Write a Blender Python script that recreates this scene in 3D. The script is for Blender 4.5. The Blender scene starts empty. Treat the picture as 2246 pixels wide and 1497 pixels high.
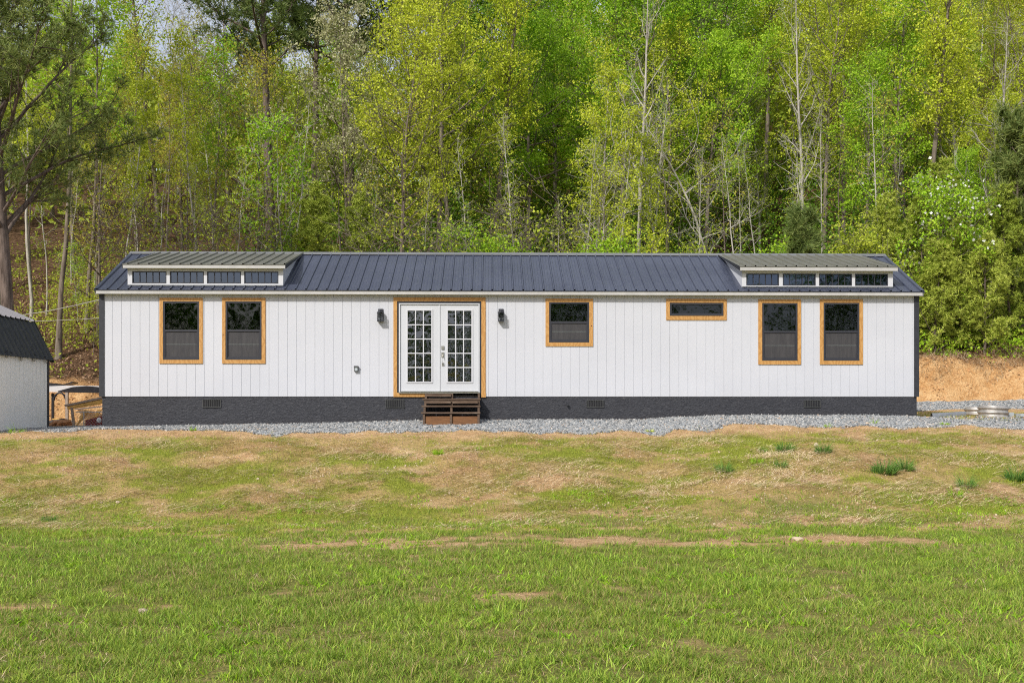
import bpy, math, random
import numpy as np
R = math.radians
sc = bpy.context.scene
col = sc.collection

# ------------------------------------------------------------ camera, sky, sun, exposure
F, CX, HY = 2266.5, 1125.0, 888.0                 # focal length, vanishing column and horizon row in photo pixels
CAM = (-0.527, -23.086, 0.329); YAW = R(1.3116)
cam = bpy.data.cameras.new('camera'); cam.lens = 36 * F / 2246
cam.shift_x = -(CX - 1123) / 2246; cam.shift_y = (HY - 748.5) / 2246
cam.clip_start = 0.1; cam.clip_end = 2000
co = bpy.data.objects.new('camera', cam); col.objects.link(co)
co.location = CAM; co.rotation_euler = (R(90), 0, -YAW); sc.camera = co

SUN_EL, SUN_AZ = R(39), R(37)                     # azimuth measured from the wall normal towards the left
w = bpy.data.worlds.new('World'); sc.world = w; w.use_nodes = True
nt = w.node_tree; bg = nt.nodes['Background']
sky = nt.nodes.new('ShaderNodeTexSky'); sky.sky_type = 'NISHITA'; sky.sun_disc = False
sky.sun_elevation = SUN_EL; sky.sun_rotation = math.pi + SUN_AZ
sky.dust_density = 5.0; sky.air_density = 1.0
tcw = nt.nodes.new('ShaderNodeTexCoord'); nz = nt.nodes.new('ShaderNodeTexNoise'); nz.inputs['Scale'].default_value = 2.2; nz.inputs['Detail'].default_value = 5
mp = nt.nodes.new('ShaderNodeMapping'); mp.inputs['Scale'].default_value = (1, 1, 2.5); nt.links.new(tcw.outputs['Generated'], mp.inputs[0]); nt.links.new(mp.outputs[0], nz.inputs['Vector'])
rp = nt.nodes.new('ShaderNodeValToRGB'); rp.color_ramp.elements[0].position = .25; rp.color_ramp.elements[0].color = (.42, .42, .42, 1); rp.color_ramp.elements[1].position = .62; rp.color_ramp.elements[1].color = (.9, .9, .9, 1)
nt.links.new(nz.outputs['Fac'], rp.inputs[0]); mxw = nt.nodes.new('ShaderNodeMix'); mxw.data_type = 'RGBA'; nt.links.new(rp.outputs[0], mxw.inputs[0])
nt.links.new(sky.outputs[0], mxw.inputs[6]); mxw.inputs[7].default_value = (4.7, 5.0, 5.9, 1); nt.links.new(mxw.outputs[2], bg.inputs[0]); bg.inputs[1].default_value = 0.125
sd = bpy.data.lights.new('sun', 'SUN'); sd.energy = 3.15; sd.angle = R(3.0); sd.color = (1, .96, .91)
so = bpy.data.objects.new('sun', sd); col.objects.link(so)
# light travels towards +x, +y, -z
so.rotation_euler = (R(90) - SUN_EL, 0, -SUN_AZ)
so.location = (-20, -30, 30)
sc.view_settings.view_transform = 'Standard'; sc.view_settings.look = 'None'
sc.view_settings.exposure = 0.38; sc.view_settings.gamma = 1
sc.cycles.filter_width = 1.1; sc.cycles.use_denoising = False
sc.cycles.max_bounces = 6; sc.cycles.transparent_max_bounces = 12
sc.cycles.diffuse_bounces = 3; sc.cycles.glossy_bounces = 3

def at(px, py, Y):
    """photo pixel -> point on the plane y = Y"""
    u = (px - CX) / F; v = (HY - py) / F
    dx = u * math.cos(YAW) + math.sin(YAW); dy = -u * math.sin(YAW) + math.cos(YAW)
    t = (Y - CAM[1]) / dy
    return (CAM[0] + dx * t, Y, CAM[2] + v * t)
def atd(px, d, py=HY):
    u = (px - CX) / F; v = (HY - py) / F
    return (CAM[0] + d * (u * math.cos(YAW) + math.sin(YAW)), CAM[1] + d * (-u * math.sin(YAW) + math.cos(YAW)), CAM[2] + v * d)

# ------------------------------------------------------------ noise
def _h(ix, iy, s):
    n = (ix.astype(np.int64) * 374761393 + iy.astype(np.int64) * 668265263 + s * 1442695041) & 0x7fffffff
    n = ((n ^ (n >> 13)) * 1274126177) & 0x7fffffff
    return ((n ^ (n >> 16)) & 0xffff) / 65535.0
def vn(x, y, s=0):
    x = np.asarray(x, float); y = np.asarray(y, float)
    ix = np.floor(x); iy = np.floor(y); fx = x - ix; fy = y - iy
    fx = fx * fx * (3 - 2 * fx); fy = fy * fy * (3 - 2 * fy)
    a = _h(ix, iy, s); b = _h(ix + 1, iy, s); c = _h(ix, iy + 1, s); d = _h(ix + 1, iy + 1, s)
    return (a * (1 - fx) + b * fx) * (1 - fy) + (c * (1 - fx) + d * fx) * fy
def fbm(x, y, s=0, o=4):
    r = 0; a = .5; t = 0
    for i in range(o):
        r = r + a * vn(x, y, s + i * 17); t += a; a *= .5; x = x * 2.03 + 5.1; y = y * 2.03 + 9.7
    return r / t
def ss(a, b, x):
    t = np.clip((x - a) / (b - a), 0, 1); return t * t * (3 - 2 * t)

# ------------------------------------------------------------ ground height
def pad_h(x): return np.interp(x, [-15, -9.15, -6.3, -4.9, -2.8, -1.9, 1.7, 2.8, 3.8, 4.5, 7.9, 9.1, 14, 30],
                               [-.3, -.17, -.109, -.09, -.028, -.007, 0.005, .013, .064, .095, .105, .07, .06, .0])
def edge_h(x): return np.interp(x, [-15, -9, -5, 0, 3, 4.6, 6, 9, 13, 30], [-.36, -.24, -.2, -.2, -.25, -.10, -.12, -.12, -.2, -.5])
def cut_y(x): return np.interp(x, [-40, -14, -9, 9, 14, 40], [6.5, 7.2, 8.2, 11.6, 10.6, 6]) + (fbm(x * .5, x * 0, 31) - .5) * 1.0
def cut_z(x): return np.interp(x, [-40, -9, 9, 13, 17, 40], [-.1, -.18, .30, .40, .48, .9])
def G(x, y):
    x = np.asarray(x, float); y = np.asarray(y, float)
    lawn = -1.27 + (fbm(x * .25, y * .25, 3) - .5) * .16 + (fbm(x * 1.7, y * 1.7, 5) - .5) * .03
    ye = -1.55 + (fbm(x * .8, x * 0, 7) - .5) * .9
    foot = -9.0 + (fbm(x * .2, x * 0, 9) - .5) * 2.2 - .04 * x
    t = np.clip((y - foot) / (ye - foot), 0, 1)
    t = .55 * t + .45 * t * t * (3 - 2 * t)
    bump = (fbm(x * .9, y * .7, 11) - .5) * .30 + (fbm(x * 4, y * 3, 13) - .5) * .09
    bank = lawn + (edge_h(x) - lawn) * t + bump * np.sin(np.pi * np.clip(t, 0, 1)) ** .7
    s = np.clip((y - ye) / (0 - ye), 0, 1)
    pad = edge_h(x) + (pad_h(x) - edge_h(x)) * s + (fbm(x * 3, y * 3, 15) - .5) * .03
    z = np.where(y < ye, bank, pad) + (.20 * (fbm(x * 1.3, x * 0, 33) - .42) + .10 * (fbm(x * 4.5, y * 2, 34) - .45)) * np.exp(-((y + 2.0 + (fbm(x * .7, x * 0, 35) - .5) * .6) / .42) ** 2)
    cy = cut_y(x); cz = cut_z(x)
    u = np.clip((y - .0) / (cy - 0), 0, 1)
    back = pad_h(x) + (cz - pad_h(x)) * u * u
    z = np.where(y > 0, back, z)
    face = 1.15 + .25 * ss(2, 14, x)
    c = np.clip((y - cy) / 1.1, 0, 1)
    rough = ((fbm(x * 1.6, y * 1.6, 19, 6) - .5) * .9 + (fbm(x * 5, y * .6, 20, 3) - .5) * .35) * np.sin(np.pi * np.clip((y - cy) / 1.5, 0, 1))
    z = np.where(y > cy, cz + face * (.7 * c + .3 * ss(0, 1, c)) + rough, z)
    run = np.maximum(0, y - cy - 1.1)
    crest = 38 + 18 * ss(-6, 14, x) + 4 * np.sin(x * .12)
    slope = .40 + .07 * ss(4, 20, x)
    hill = slope * (np.minimum(run, crest) + np.maximum(0, run - crest) * np.clip(1.0 - (run - crest) / 160, .0, .25))
    hill = hill + (fbm(x * .15, y * .15, 23) - .5) * 1.6 * ss(2, 14, run) + (fbm(x * .8, y * .8, 29) - .5) * .25 * ss(0, 2, run)
    z = z + np.where(y > cy, hill, 0)
    return z
def g1(x, y): return float(G(np.array([x]), np.array([y]))[0])
def cover(x, y):
    """how much grass grows here, 0..1"""
    n = fbm(x * .55, y * .9, 41); n2 = fbm(x * 2.2, y * 3.6, 43)
    d = 1.0 - 1.3 * ss(.61, .84, .45 * n + .55 * n2)
    wob = (fbm(x * .6, x * 0 + 3, 44) - .5) * 1.2
    tr = np.exp(-((y + 11.0 + .02 * x + wob) / .42) ** 2) * ss(-4.5, -1.5, x) * (1 - ss(3.5, 5.5, x)) * ss(.34, .5, n2 + .04)
    tr2 = np.exp(-((y + 9.6 + wob) / .5) ** 2) * ss(-8, -4, x) * (1 - ss(7, 11, x)) * ss(.42, .55, n2)
    return np.clip(d - 1.8 * tr - 1.4 * tr2, 0, 1)
def bankmask(x, y):
    """1 on the strawy bank and the pad edge, 0 on the lawn"""
    return ss(-9.6, -8.1, y + .02 * x + (fbm(x * .5, y * .5, 47) - .5) * 3.4 + (fbm(x * 3, y * 3, 48) - .5) * 1.6)

# ------------------------------------------------------------ mesh helpers
LOC = {}
class MB:
    def __init__(s): s.v = []; s.f = []; s.mi = []
    def box(s, x0, x1, y0, y1, z0, z1):
        if x0 > x1: x0, x1 = x1, x0
        if y0 > y1: y0, y1 = y1, y0
        if z0 > z1: z0, z1 = z1, z0
        n = len(s.v)
        s.v += [(x0, y0, z0), (x1, y0, z0), (x1, y1, z0), (x0, y1, z0), (x0, y0, z1), (x1, y0, z1), (x1, y1, z1), (x0, y1, z1)]
        s.f += [tuple(n + i for i in q) for q in ((0, 3, 2, 1), (4, 5, 6, 7), (0, 1, 5, 4), (1, 2, 6, 5), (2, 3, 7, 6), (3, 0, 4, 7))]
        return s
    def face(s, *p):
        n = len(s.v); s.v += [tuple(q) for q in p]; s.f.append(tuple(range(n, n + len(p)))); return s
    def prism(s, poly, d):
        """poly: list of 3d points, d: extrusion vector"""
        n = len(s.v); k = len(poly)
        s.v += [tuple(p) for p in poly] + [tuple(p[i] + d[i] for i in range(3)) for p in poly]
        s.f += [tuple(range(n + k - 1, n - 1, -1)), tuple(range(n + k, n + 2 * k))]
        s.f += [(n + i, n + (i + 1) % k, n + k + (i + 1) % k, n + k + i) for i in range(k)]
        return s
    def tube(s, pts, rad, k=8, cap=True):
        v, f = tube(pts, rad, k); n = len(s.v)
        s.v += [tuple(p) for p in v]; s.f += [tuple(n + i for i in q) for q in f]
        if cap:
            s.f.append(tuple(n + i for i in range(k))[::-1]); m = len(v) - k
            s.f.append(tuple(n + m + i for i in range(k)))
        return s
    def lathe(s, c, prof, k=24):
        n = len(s.v)
        for r, z in prof:
            for i in range(k):
                a = 2 * math.pi * i / k; s.v.append((c[0] + r * math.cos(a), c[1] + r * math.sin(a), c[2] + z))
        for j in range(len(prof) - 1):
            for i in range(k):
                a = n + j * k + i; b = n + j * k + (i + 1) % k; s.f.append((a, b, b + k, a + k))
        return s
    def build(s, name, mat, parent=None, origin=None, smooth=False):
        me = bpy.data.meshes.new(name)
        o = bpy.data.objects.new(name, me); col.objects.link(o)
        if parent is not None:
            o.parent = parent; off = LOC[parent.name]; LOC[o.name] = off
        elif origin is not None:
            o.location = origin; off = origin; LOC[o.name] = off
        else: off = (0, 0, 0); LOC[o.name] = off
        me.from_pydata([(a - off[0], b - off[1], c - off[2]) for a, b, c in s.v], [], s.f)
        me.materials.append(mat)
        if smooth: me.polygons.foreach_set('use_smooth', [True] * len(me.polygons))
        me.update()
        return o
def tube(pts, rad, k=6):
    P = np.asarray(pts, float); n = len(P); rad = np.broadcast_to(np.asarray(rad, float), (n,))
    T = np.gradient(P, axis=0); T /= np.linalg.norm(T, axis=1)[:, None] + 1e-9
    ref = np.array([0, 0, 1.]) if abs(T[:, 2]).mean() < .8 else np.array([1., 0, 0])
    A = np.cross(T, ref); A /= np.linalg.norm(A, axis=1)[:, None] + 1e-9; B = np.cross(T, A)
    an = np.arange(k) * 2 * np.pi / k
    V = P[:, None] + rad[:, None, None] * (A[:, None] * np.cos(an)[None, :, None] + B[:, None] * np.sin(an)[None, :, None])
    idx = np.arange(n * k).reshape(n, k)
    f = np.stack([idx[:-1], np.roll(idx[:-1], -1, 1), np.roll(idx[1:], -1, 1), idx[1:]], -1).reshape(-1, 4)
    return V.reshape(-1, 3), f
def np_mesh(name, V, faces, mats, smooth=False, attrs=None, mi=None):
    """faces: (n,k) int array"""
    me = bpy.data.meshes.new(name); n, k = faces.shape
    me.vertices.add(len(V)); me.vertices.foreach_set('co', np.ascontiguousarray(V, dtype=np.float32).ravel())
    me.loops.add(n * k); me.loops.foreach_set('vertex_index', np.ascontiguousarray(faces, dtype=np.int32).ravel())
    me.polygons.add(n); me.polygons.foreach_set('loop_start', np.arange(0, n * k, k, dtype=np.int32))
    for m in mats: me.materials.append(m)
    if mi is not None: me.polygons.foreach_set('material_index', mi.astype(np.int32))
    me.polygons.foreach_set('use_smooth', np.full(n, smooth))
    for an, av in (attrs or {}).items():
        a = me.attributes.new(an, 'FLOAT', 'POINT'); a.data.foreach_set('value', av.astype(np.float32).ravel())
    me.update(calc_edges=True)
    return me
def link(name, me, parent=None, loc=None):
    o = bpy.data.objects.new(name, me); col.objects.link(o)
    if parent is not None: o.parent = parent
    if loc is not None: o.location = loc
    return o
def empty(name, loc):
    o = bpy.data.objects.new(name, None); col.objects.link(o); o.location = loc; o.empty_display_size = .3
    LOC[o.name] = tuple(loc); return o
def tag(o, label=None, cat=None, group=None, kind=None):
    if label: o['label'] = label
    if cat: o['category'] = cat
    if group: o['group'] = group
    if kind: o['kind'] = kind
    return o

# ------------------------------------------------------------ materials
class N:
    def __init__(s, name):
        s.m = bpy.data.materials.new(name); s.m.use_nodes = True; s.t = s.m.node_tree
        s.b = s.t.nodes['Principled BSDF']; s.out = s.t.nodes['Material Output']
    def n(s, typ, **kw):
        x = s.t.nodes.new('ShaderNode' + typ)
        for k, v in kw.items():
            if k.startswith('i_'): x.inputs[k[2:].replace('_', ' ')].default_value = v
            else: setattr(x, k, v)
        return x
    def l(s, a, b): s.t.links.new(a, b)
    def pos(s): return s.n('NewGeometry').outputs['Position']
    def obj(s): return s.n('TexCoord').outputs['Object']
    def scale(s, v, sx, sy, sz):
        m = s.n('Mapping'); m.inputs['Scale'].default_value = (sx, sy, sz); s.l(v, m.inputs[0]); return m.outputs[0]
    def noise(s, v, sc_, det=4, rough=.55, dist=0):
        x = s.n('TexNoise'); x.inputs['Scale'].default_value = sc_; x.inputs['Detail'].default_value = det
        x.inputs['Roughness'].default_value = rough; x.inputs['Distortion'].default_value = dist; s.l(v, x.inputs['Vector']); return x.outputs['Fac']
    def ramp(s, f, stops):
        r = s.n('ValToRGB'); e = r.color_ramp.elements
        while len(e) < len(stops): e.new(.5)
        for i, (p, c) in enumerate(stops):
            e[i].position = p; e[i].color = (*c, 1) if len(c) == 3 else c
        s.l(f, r.inputs[0]); return r.outputs[0]
    def mix(s, f, a, b, mode='MIX'):
        x = s.n('Mix', data_type='RGBA', blend_type=mode)
        for i, v in ((0, f), (6, a), (7, b)):
            if hasattr(v, 'is_output') or isinstance(v, bpy.types.NodeSocket): s.l(v, x.inputs[i])
            else: x.inputs[i].default_value = (*v, 1) if isinstance(v, tuple) and len(v) == 3 else v
        return x.outputs[2]
    def math(s, op, a, b=0.0, clamp=False):
        x = s.n('Math', operation=op, use_clamp=clamp)
        for i, v in ((0, a), (1, b)):
            if isinstance(v, bpy.types.NodeSocket): s.l(v, x.inputs[i])
            else: x.inputs[i].default_value = v
        return x.outputs[0]
    def bump(s, h, strength=.3, dist=.01):
        b = s.n('Bump'); b.inputs['Strength'].default_value = strength; b.inputs['Distance'].default_value = dist
        s.l(h, b.inputs['Height']); s.l(b.outputs[0], s.b.inputs['Normal'])
    def attr(s, name):
        a = s.n('Attribute'); a.attribute_name = name; return a.outputs['Fac']
    def set(s, color=None, rough=None, metal=None, spec=None):
        if color is not None:
            if isinstance(color, tuple): s.b.inputs['Base Color'].default_value = (*color, 1)
            else: s.l(color, s.b.inputs['Base Color'])
        if rough is not None: s.b.inputs['Roughness'].default_value = rough
        if metal is not None: s.b.inputs['Metallic'].default_value = metal
        if spec is not None: s.b.inputs['Specular IOR Level'].default_value = spec
        return s
def simple(name, c, rough=.6, metal=0, var=.12, scale=6, bump=0, bs=40, spec=.4):
    n = N(name); p = n.obj(); f = n.noise(p, scale, 4)
    lo = tuple(x * (1 - var) for x in c); hi = tuple(min(1, x * (1 + var)) for x in c)
    n.set(n.ramp(f, [(.3, lo), (.7, hi)]), rough, metal, spec)
    if bump: n.bump(n.noise(p, bs, 3), bump, .01)
    return n.m

def leaf_mat(name, stops, trans=.35, clump=.9, wi=.6):
    n = N(name)
    isl = n.n('NewGeometry').outputs['Random Per Island']
    oi = n.n('ObjectInfo').outputs['Random']
    cl = n.noise(n.obj(), clump, 2)
    f = n.math('ADD', n.math('MULTIPLY', isl, wi), n.math('ADD', n.math('MULTIPLY', oi, .25 if wi < .7 else .05), n.math('MULTIPLY', n.math('SUBTRACT', cl, .25), .6)))
    c = n.ramp(f, stops)
    n.set(c, .55, 0, .25)
    tr = n.n('BsdfTranslucent'); n.l(n.mix(.5, c, (.55, .6, .08), 'MULTIPLY') if False else c, tr.inputs[0])
    mx = n.n('MixShader'); mx.inputs[0].default_value = trans
    n.l(n.b.outputs[0], mx.inputs[1]); n.l(tr.outputs[0], mx.inputs[2]); n.l(mx.outputs[0], n.out.inputs[0])
    return n.m
def bark_mat(name, c1, c2, sx=9):
    n = N(name); p = n.obj(); f = n.noise(n.scale(p, sx, sx, 1.6), 1.4, 5, .65)
    n.set(n.ramp(f, [(.3, c1), (.68, c2)]), .9, 0, .2); n.bump(f, .8, .03); return n.m

M = {}
# white board siding, embossed grain
n = N('white_siding'); p = n.pos(); g = n.noise(n.scale(p, 16, 16, 4), 2.0, 5, .6, 1.2); g2 = n.noise(p, .8, 3)
zz = n.n('SeparateXYZ'); n.l(p, zz.inputs[0])
dirt = n.math('MULTIPLY', n.n('MapRange').outputs[0] if False else n.math('SUBTRACT', 1.25, n.math('MULTIPLY', zz.outputs[2], 1.7), True), n.noise(n.scale(p, 3, 3, 1), 1.5, 4), True)
base = n.ramp(g2, [(.3, (.50, .515, .555)), (.7, (.535, .55, .59))])
n.set(n.mix(n.math('MULTIPLY', dirt, .35), base, (.45, .44, .37)), .55, 0, .3); n.bump(g, .06, .008); M['siding'] = n.m
M['white'] = simple('white_trim_paint', (.55, .56, .59), .45, var=.03, scale=3, bump=.05, bs=30)
M['fascia'] = simple('white_fascia_paint', (.43, .425, .41), .5, var=.08, scale=5)
M['door'] = simple('white_door_paint', (.52, .54, .57), .35, var=.02, scale=2)
M['black'] = simple('black_trim_paint', (.028, .03, .037), .55, var=.2, scale=12, bump=.1)
M['vinyl'] = simple('dark_window_vinyl', (.035, .036, .045), .4, var=.1)
n = N('black_stucco'); p = n.pos(); f = n.noise(n.scale(p, 1, 1, 2.2), 9, 6, .65, 1.6); h = n.noise(n.scale(p, 1, 1, 3), 26, 5, .7, .8)
n.set(n.ramp(f, [(.32, (.016, .017, .023)), (.55, (.030, .032, .040)), (.72, (.062, .063, .070))]), .6, 0, .5)
n.bump(n.math('ADD', f, n.math('MULTIPLY', h, .35)), .8, .035); M['found'] = n.m
# pine casing
n = N('pine_casing'); p = n.obj(); f = n.noise(n.scale(p, 22, 22, 22), .5, 5, .6, 2.5)
wv = n.n('TexWave'); wv.inputs['Scale'].default_value = 4; wv.inputs['Distortion'].default_value = 22; wv.inputs['Detail'].default_value = 3; wv.inputs['Detail Scale'].default_value = .6
n.l(p, wv.inputs[0])
c = n.ramp(n.math('ADD', n.math('MULTIPLY', wv.outputs['Fac'], .5), n.math('MULTIPLY', f, .5)), [(.05, (.36, .18, .05)), (.4, (.45, .235, .07)), (.9, (.52, .30, .105))])
vo = n.n('TexVoronoi'); vo.inputs['Scale'].default_value = 3.1; n.l(p, vo.inputs['Vector'])
kn = n.math('LESS_THAN', vo.outputs['Distance'], .045)
n.set(n.mix(kn, c, (.10, .035, .012)), .5, 0, .35); M['pine'] = n.m
# weathered treated step lumber
n = N('step_lumber'); p = n.pos(); f = n.noise(n.scale(p, 2, 14, 22), 2, 5)
n.set(n.ramp(f, [(.3, (.06, .036, .022)), (.6, (.13, .085, .055)), (.8, (.24, .19, .14))]), .8); n.bump(f, .4, .01); M['lumber'] = n.m
n = N('red_step_lumber'); p = n.pos(); f = n.noise(n.scale(p, 2, 14, 22), 2, 5)
n.set(n.ramp(f, [(.3, (.12, .052, .020)), (.6, (.20, .09, .032)), (.8, (.26, .13, .055))]), .8); n.bump(f, .4, .01); M['redlumber'] = n.m
# painted metal roofing
def roofmat(name, a, b, rough=.42):
    n = N(name); p = n.obj()
    f = n.noise(n.scale(p, 5, 1.0, 1.0), 2.2, 6, .7); f2 = n.noise(p, .7, 3); f3 = n.noise(n.scale(p, 30, 2, 2), 3, 4)
    c = n.ramp(n.math('ADD', n.math('MULTIPLY', f, .35), n.math('MULTIPLY', f2, .65)), [(.3, a), (.7, b)])
    dust = n.math('MULTIPLY', n.ramp(f3, [(.5, (0, 0, 0)), (.75, (1, 1, 1))]), .15)
    n.set(n.mix(dust, c, (.24, .24, .25)), rough, .0, .45)
    rr = n.ramp(f, [(.3, (rough - .1,) * 3), (.7, (rough + .15,) * 3)]); n.l(rr, n.b.inputs['Roughness']); n.bump(f2, .12, .05)
    return n.m
M['roof'] = roofmat('charcoal_roof_metal', (.028, .034, .056), (.050, .059, .090), .36)
M['droof'] = roofmat('charcoal_roof_metal_lit_tone', (.095, .093, .075), (.14, .138, .11), .5)  # same metal as the main roof; light on the shallower slope painted in paler
M['cap'] = roofmat('ridge_metal', (.11, .115, .115), (.16, .165, .165), .5)
M['shedroof'] = roofmat('dark_shed_metal', (.02, .024, .026), (.040, .044, .044), .5)
M['shedtop'] = roofmat('pale_shed_metal', (.16, .155, .16), (.23, .22, .23), .5)
n = N('shed_siding'); p = n.pos(); g = n.noise(n.scale(p, 14, 14, 3), 2, 5); g2 = n.noise(p, 1.4, 5)
n.set(n.ramp(g2, [(.3, (.80, .81, .77)), (.7, (.85, .86, .82))]), .6, 0, .3); n.bump(g, .03, .006); M['shed'] = n.m
# glass
def glass(name, tint, ior=1.75, wob=.02, sc_=3.0, gt=(.95, .97, 1)):
    n = N(name); fr = n.n('Fresnel'); fr.inputs[0].default_value = ior
    gl = n.n('BsdfGlossy'); gl.inputs['Roughness'].default_value = .015; gl.inputs[0].default_value = (*gt, 1)
    tp = n.n('BsdfTransparent'); tp.inputs[0].default_value = (*tint, 1)
    b = n.n('Bump'); b.inputs['Strength'].default_value = .5; b.inputs['Distance'].default_value = wob
    n.l(n.noise(n.pos(), sc_, 2), b.inputs['Height']); n.l(b.outputs[0], gl.inputs['Normal'])
    mx = n.n('MixShader'); n.l(fr.outputs[0], mx.inputs[0]); n.l(tp.outputs[0], mx.inputs[1]); n.l(gl.outputs[0], mx.inputs[2]); n.l(mx.outputs[0], n.out.inputs[0])
    return n.m
M['glass'] = glass('window_glass', (.40, .45, .42), 1.6, .012, 2.2)
M['doorglass'] = glass('door_glass', (.55, .55, .55), 2.1, .03, 3.5)
M['dglass'] = glass('dormer_glass', (.25, .3, .34), 2.2, .004, 2, (.62, .74, .95))
M['lampglass'] = glass('lamp_glass', (.92, .93, .92), 1.45, .001)
n = N('insect_screen'); p = n.obj(); f = n.noise(n.scale(p, 9, 9, 1.2), 2, 4)
n.set(n.ramp(f, [(.3, (.038, .037, .040)), (.7, (.06, .058, .06))]), .7, 0, .3); M['screen'] = n.m
M['muntin'] = simple('pale_grille', (.30, .36, .34), .5)
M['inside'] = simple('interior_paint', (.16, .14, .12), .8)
M['nickel'] = simple('brushed_nickel', (.55, .53, .50), .3, 1.0)
M['greymetal'] = simple('grey_box_metal', (.085, .088, .086), .5, .4)
M['curtain'] = simple('pale_green_curtain', (.50, .60, .55), .9)
M['galv'] = simple('galvanised_culvert_steel', (.40, .38, .35), .5, .55, var=.25, scale=9, bump=.1)
M['galvd'] = simple('dull_galvanised_steel', (.33, .34, .34), .5, .7, var=.2, scale=9)
M['wire'] = simple('grey_cable', (.34, .32, .28), .6)
M['slate'] = simple('grey_block', (.36, .40, .42), .8)
M['rust'] = simple('rusty_red_paint', (.20, .022, .015), .6, var=.35, scale=10)
M['yellowwood'] = simple('new_yellow_lumber', (.62, .38, .10), .7, var=.2)
M['greywood'] = simple('grey_weathered_lumber', (.32, .26, .21), .8, var=.25, scale=10)
M['tarp'] = simple('black_tarp', (.014, .014, .018), .4, var=.3)
M['pvc'] = simple('pale_roof_panel', (.60, .56, .54), .5, var=.08)
M['plastic'] = simple('white_plastic', (.75, .75, .74), .4)
M['firewood'] = simple('split_firewood', (.38, .20, .10), .9, var=.4, scale=14)
M['bulb'] = glass('bulb_glass', (.85, .83, .78), 1.45, .001)
M['chain'] = simple('chain_link_wire', (.45, .43, .42), .4, .6)
# stones
n = N('gravel_stone'); r = n.n('NewGeometry').outputs['Random Per Island']
n.set(n.ramp(r, [(0, (.07, .08, .085)), (.3, (.19, .20, .205)), (.7, (.31, .315, .305)), (.93, (.48, .47, .44)), (1, (.40, .29, .20))]), .85, 0, .25); M['stone'] = n.m
M['rock'] = simple('tan_rock', (.48, .38, .27), .9, var=.2, scale=12, bump=.6, bs=14)
# plants
M['grass'] = leaf_mat('lawn_grass_blade', [(.12, (.48, .35, .18)), (.24, (.38, .33, .10)), (.36, (.21, .29, .045)), (.60, (.15, .27, .025)), (.88, (.40, .50, .065))], .3, .8, .75)
M['coarse'] = leaf_mat('coarse_grass_blade', [(.15, (.16, .30, .03)), (.5, (.27, .46, .04)), (.85, (.50, .66, .10))], .35, .8, .75)
M['thatch'] = leaf_mat('dead_thatch_blade', [(.2, (.26, .17, .09)), (.5, (.42, .30, .17)), (.85, (.60, .47, .30))], .15, .8, .8)
M['bankgrass'] = leaf_mat('bank_grass_blade', [(.15, (.50, .36, .15)), (.32, (.38, .35, .06)), (.6, (.30, .37, .04)), (.85, (.40, .45, .06))], .3, .9)
M['straw'] = leaf_mat('dry_straw', [(.2, (.26, .16, .075)), (.5, (.56, .39, .20)), (.8, (.86, .70, .45))], .15, 1, .9)
M['tussock'] = leaf_mat('dark_tussock_blade', [(.2, (.06, .15, .025)), (.55, (.14, .29, .05)), (.9, (.40, .52, .13))], .3, 2)
M['leaf_yellow'] = leaf_mat('leaf_yellow_green', [(.1, (.24, .32, .015)), (.5, (.46, .55, .025)), (.9, (.66, .70, .07))], .36)
M['leaf_green'] = leaf_mat('leaf_vivid_green', [(.1, (.13, .28, .012)), (.5, (.29, .50, .018)), (.9, (.48, .66, .05))], .36)
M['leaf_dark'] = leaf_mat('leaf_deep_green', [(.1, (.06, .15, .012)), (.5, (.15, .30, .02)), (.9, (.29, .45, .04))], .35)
M['leaf_rust'] = leaf_mat('leaf_bronze_new', [(.1, (.34, .25, .04)), (.5, (.48, .42, .06)), (.9, (.48, .55, .06))], .4)
M['leaf_cream'] = leaf_mat('leaf_cream_blossom', [(.1, (.25, .28, .09)), (.5, (.42, .42, .20)), (.9, (.60, .57, .38))], .35)
M['leaf_olive'] = leaf_mat('leaf_olive', [(.1, (.16, .23, .02)), (.5, (.33, .41, .03)), (.9, (.52, .58, .06))], .35)
M['petal'] = leaf_mat('white_petal', [(.1, (.65, .66, .58)), (.9, (.85, .85, .8))], .3)
M['needle'] = leaf_mat('pine_needle', [(.1, (.055, .095, .02)), (.5, (.135, .195, .045)), (.9, (.30, .34, .10))], .2)
M['needle2'] = leaf_mat('cedar_needle', [(.1, (.13, .19, .02)), (.5, (.29, .37, .04)), (.9, (.55, .60, .11))], .2)
M['bark'] = bark_mat('grey_brown_bark', (.085, .066, .048), (.25, .21, .165))
M['bark_pale'] = bark_mat('pale_bark', (.22, .20, .165), (.52, .49, .42))
M['bark_dark'] = bark_mat('dark_pine_bark', (.050, .036, .028), (.20, .155, .13))
M['litter'] = leaf_mat('dead_leaf', [(.1, (.12, .06, .03)), (.5, (.28, .16, .085)), (.9, (.45, .31, .19))], .15, 2)

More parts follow.
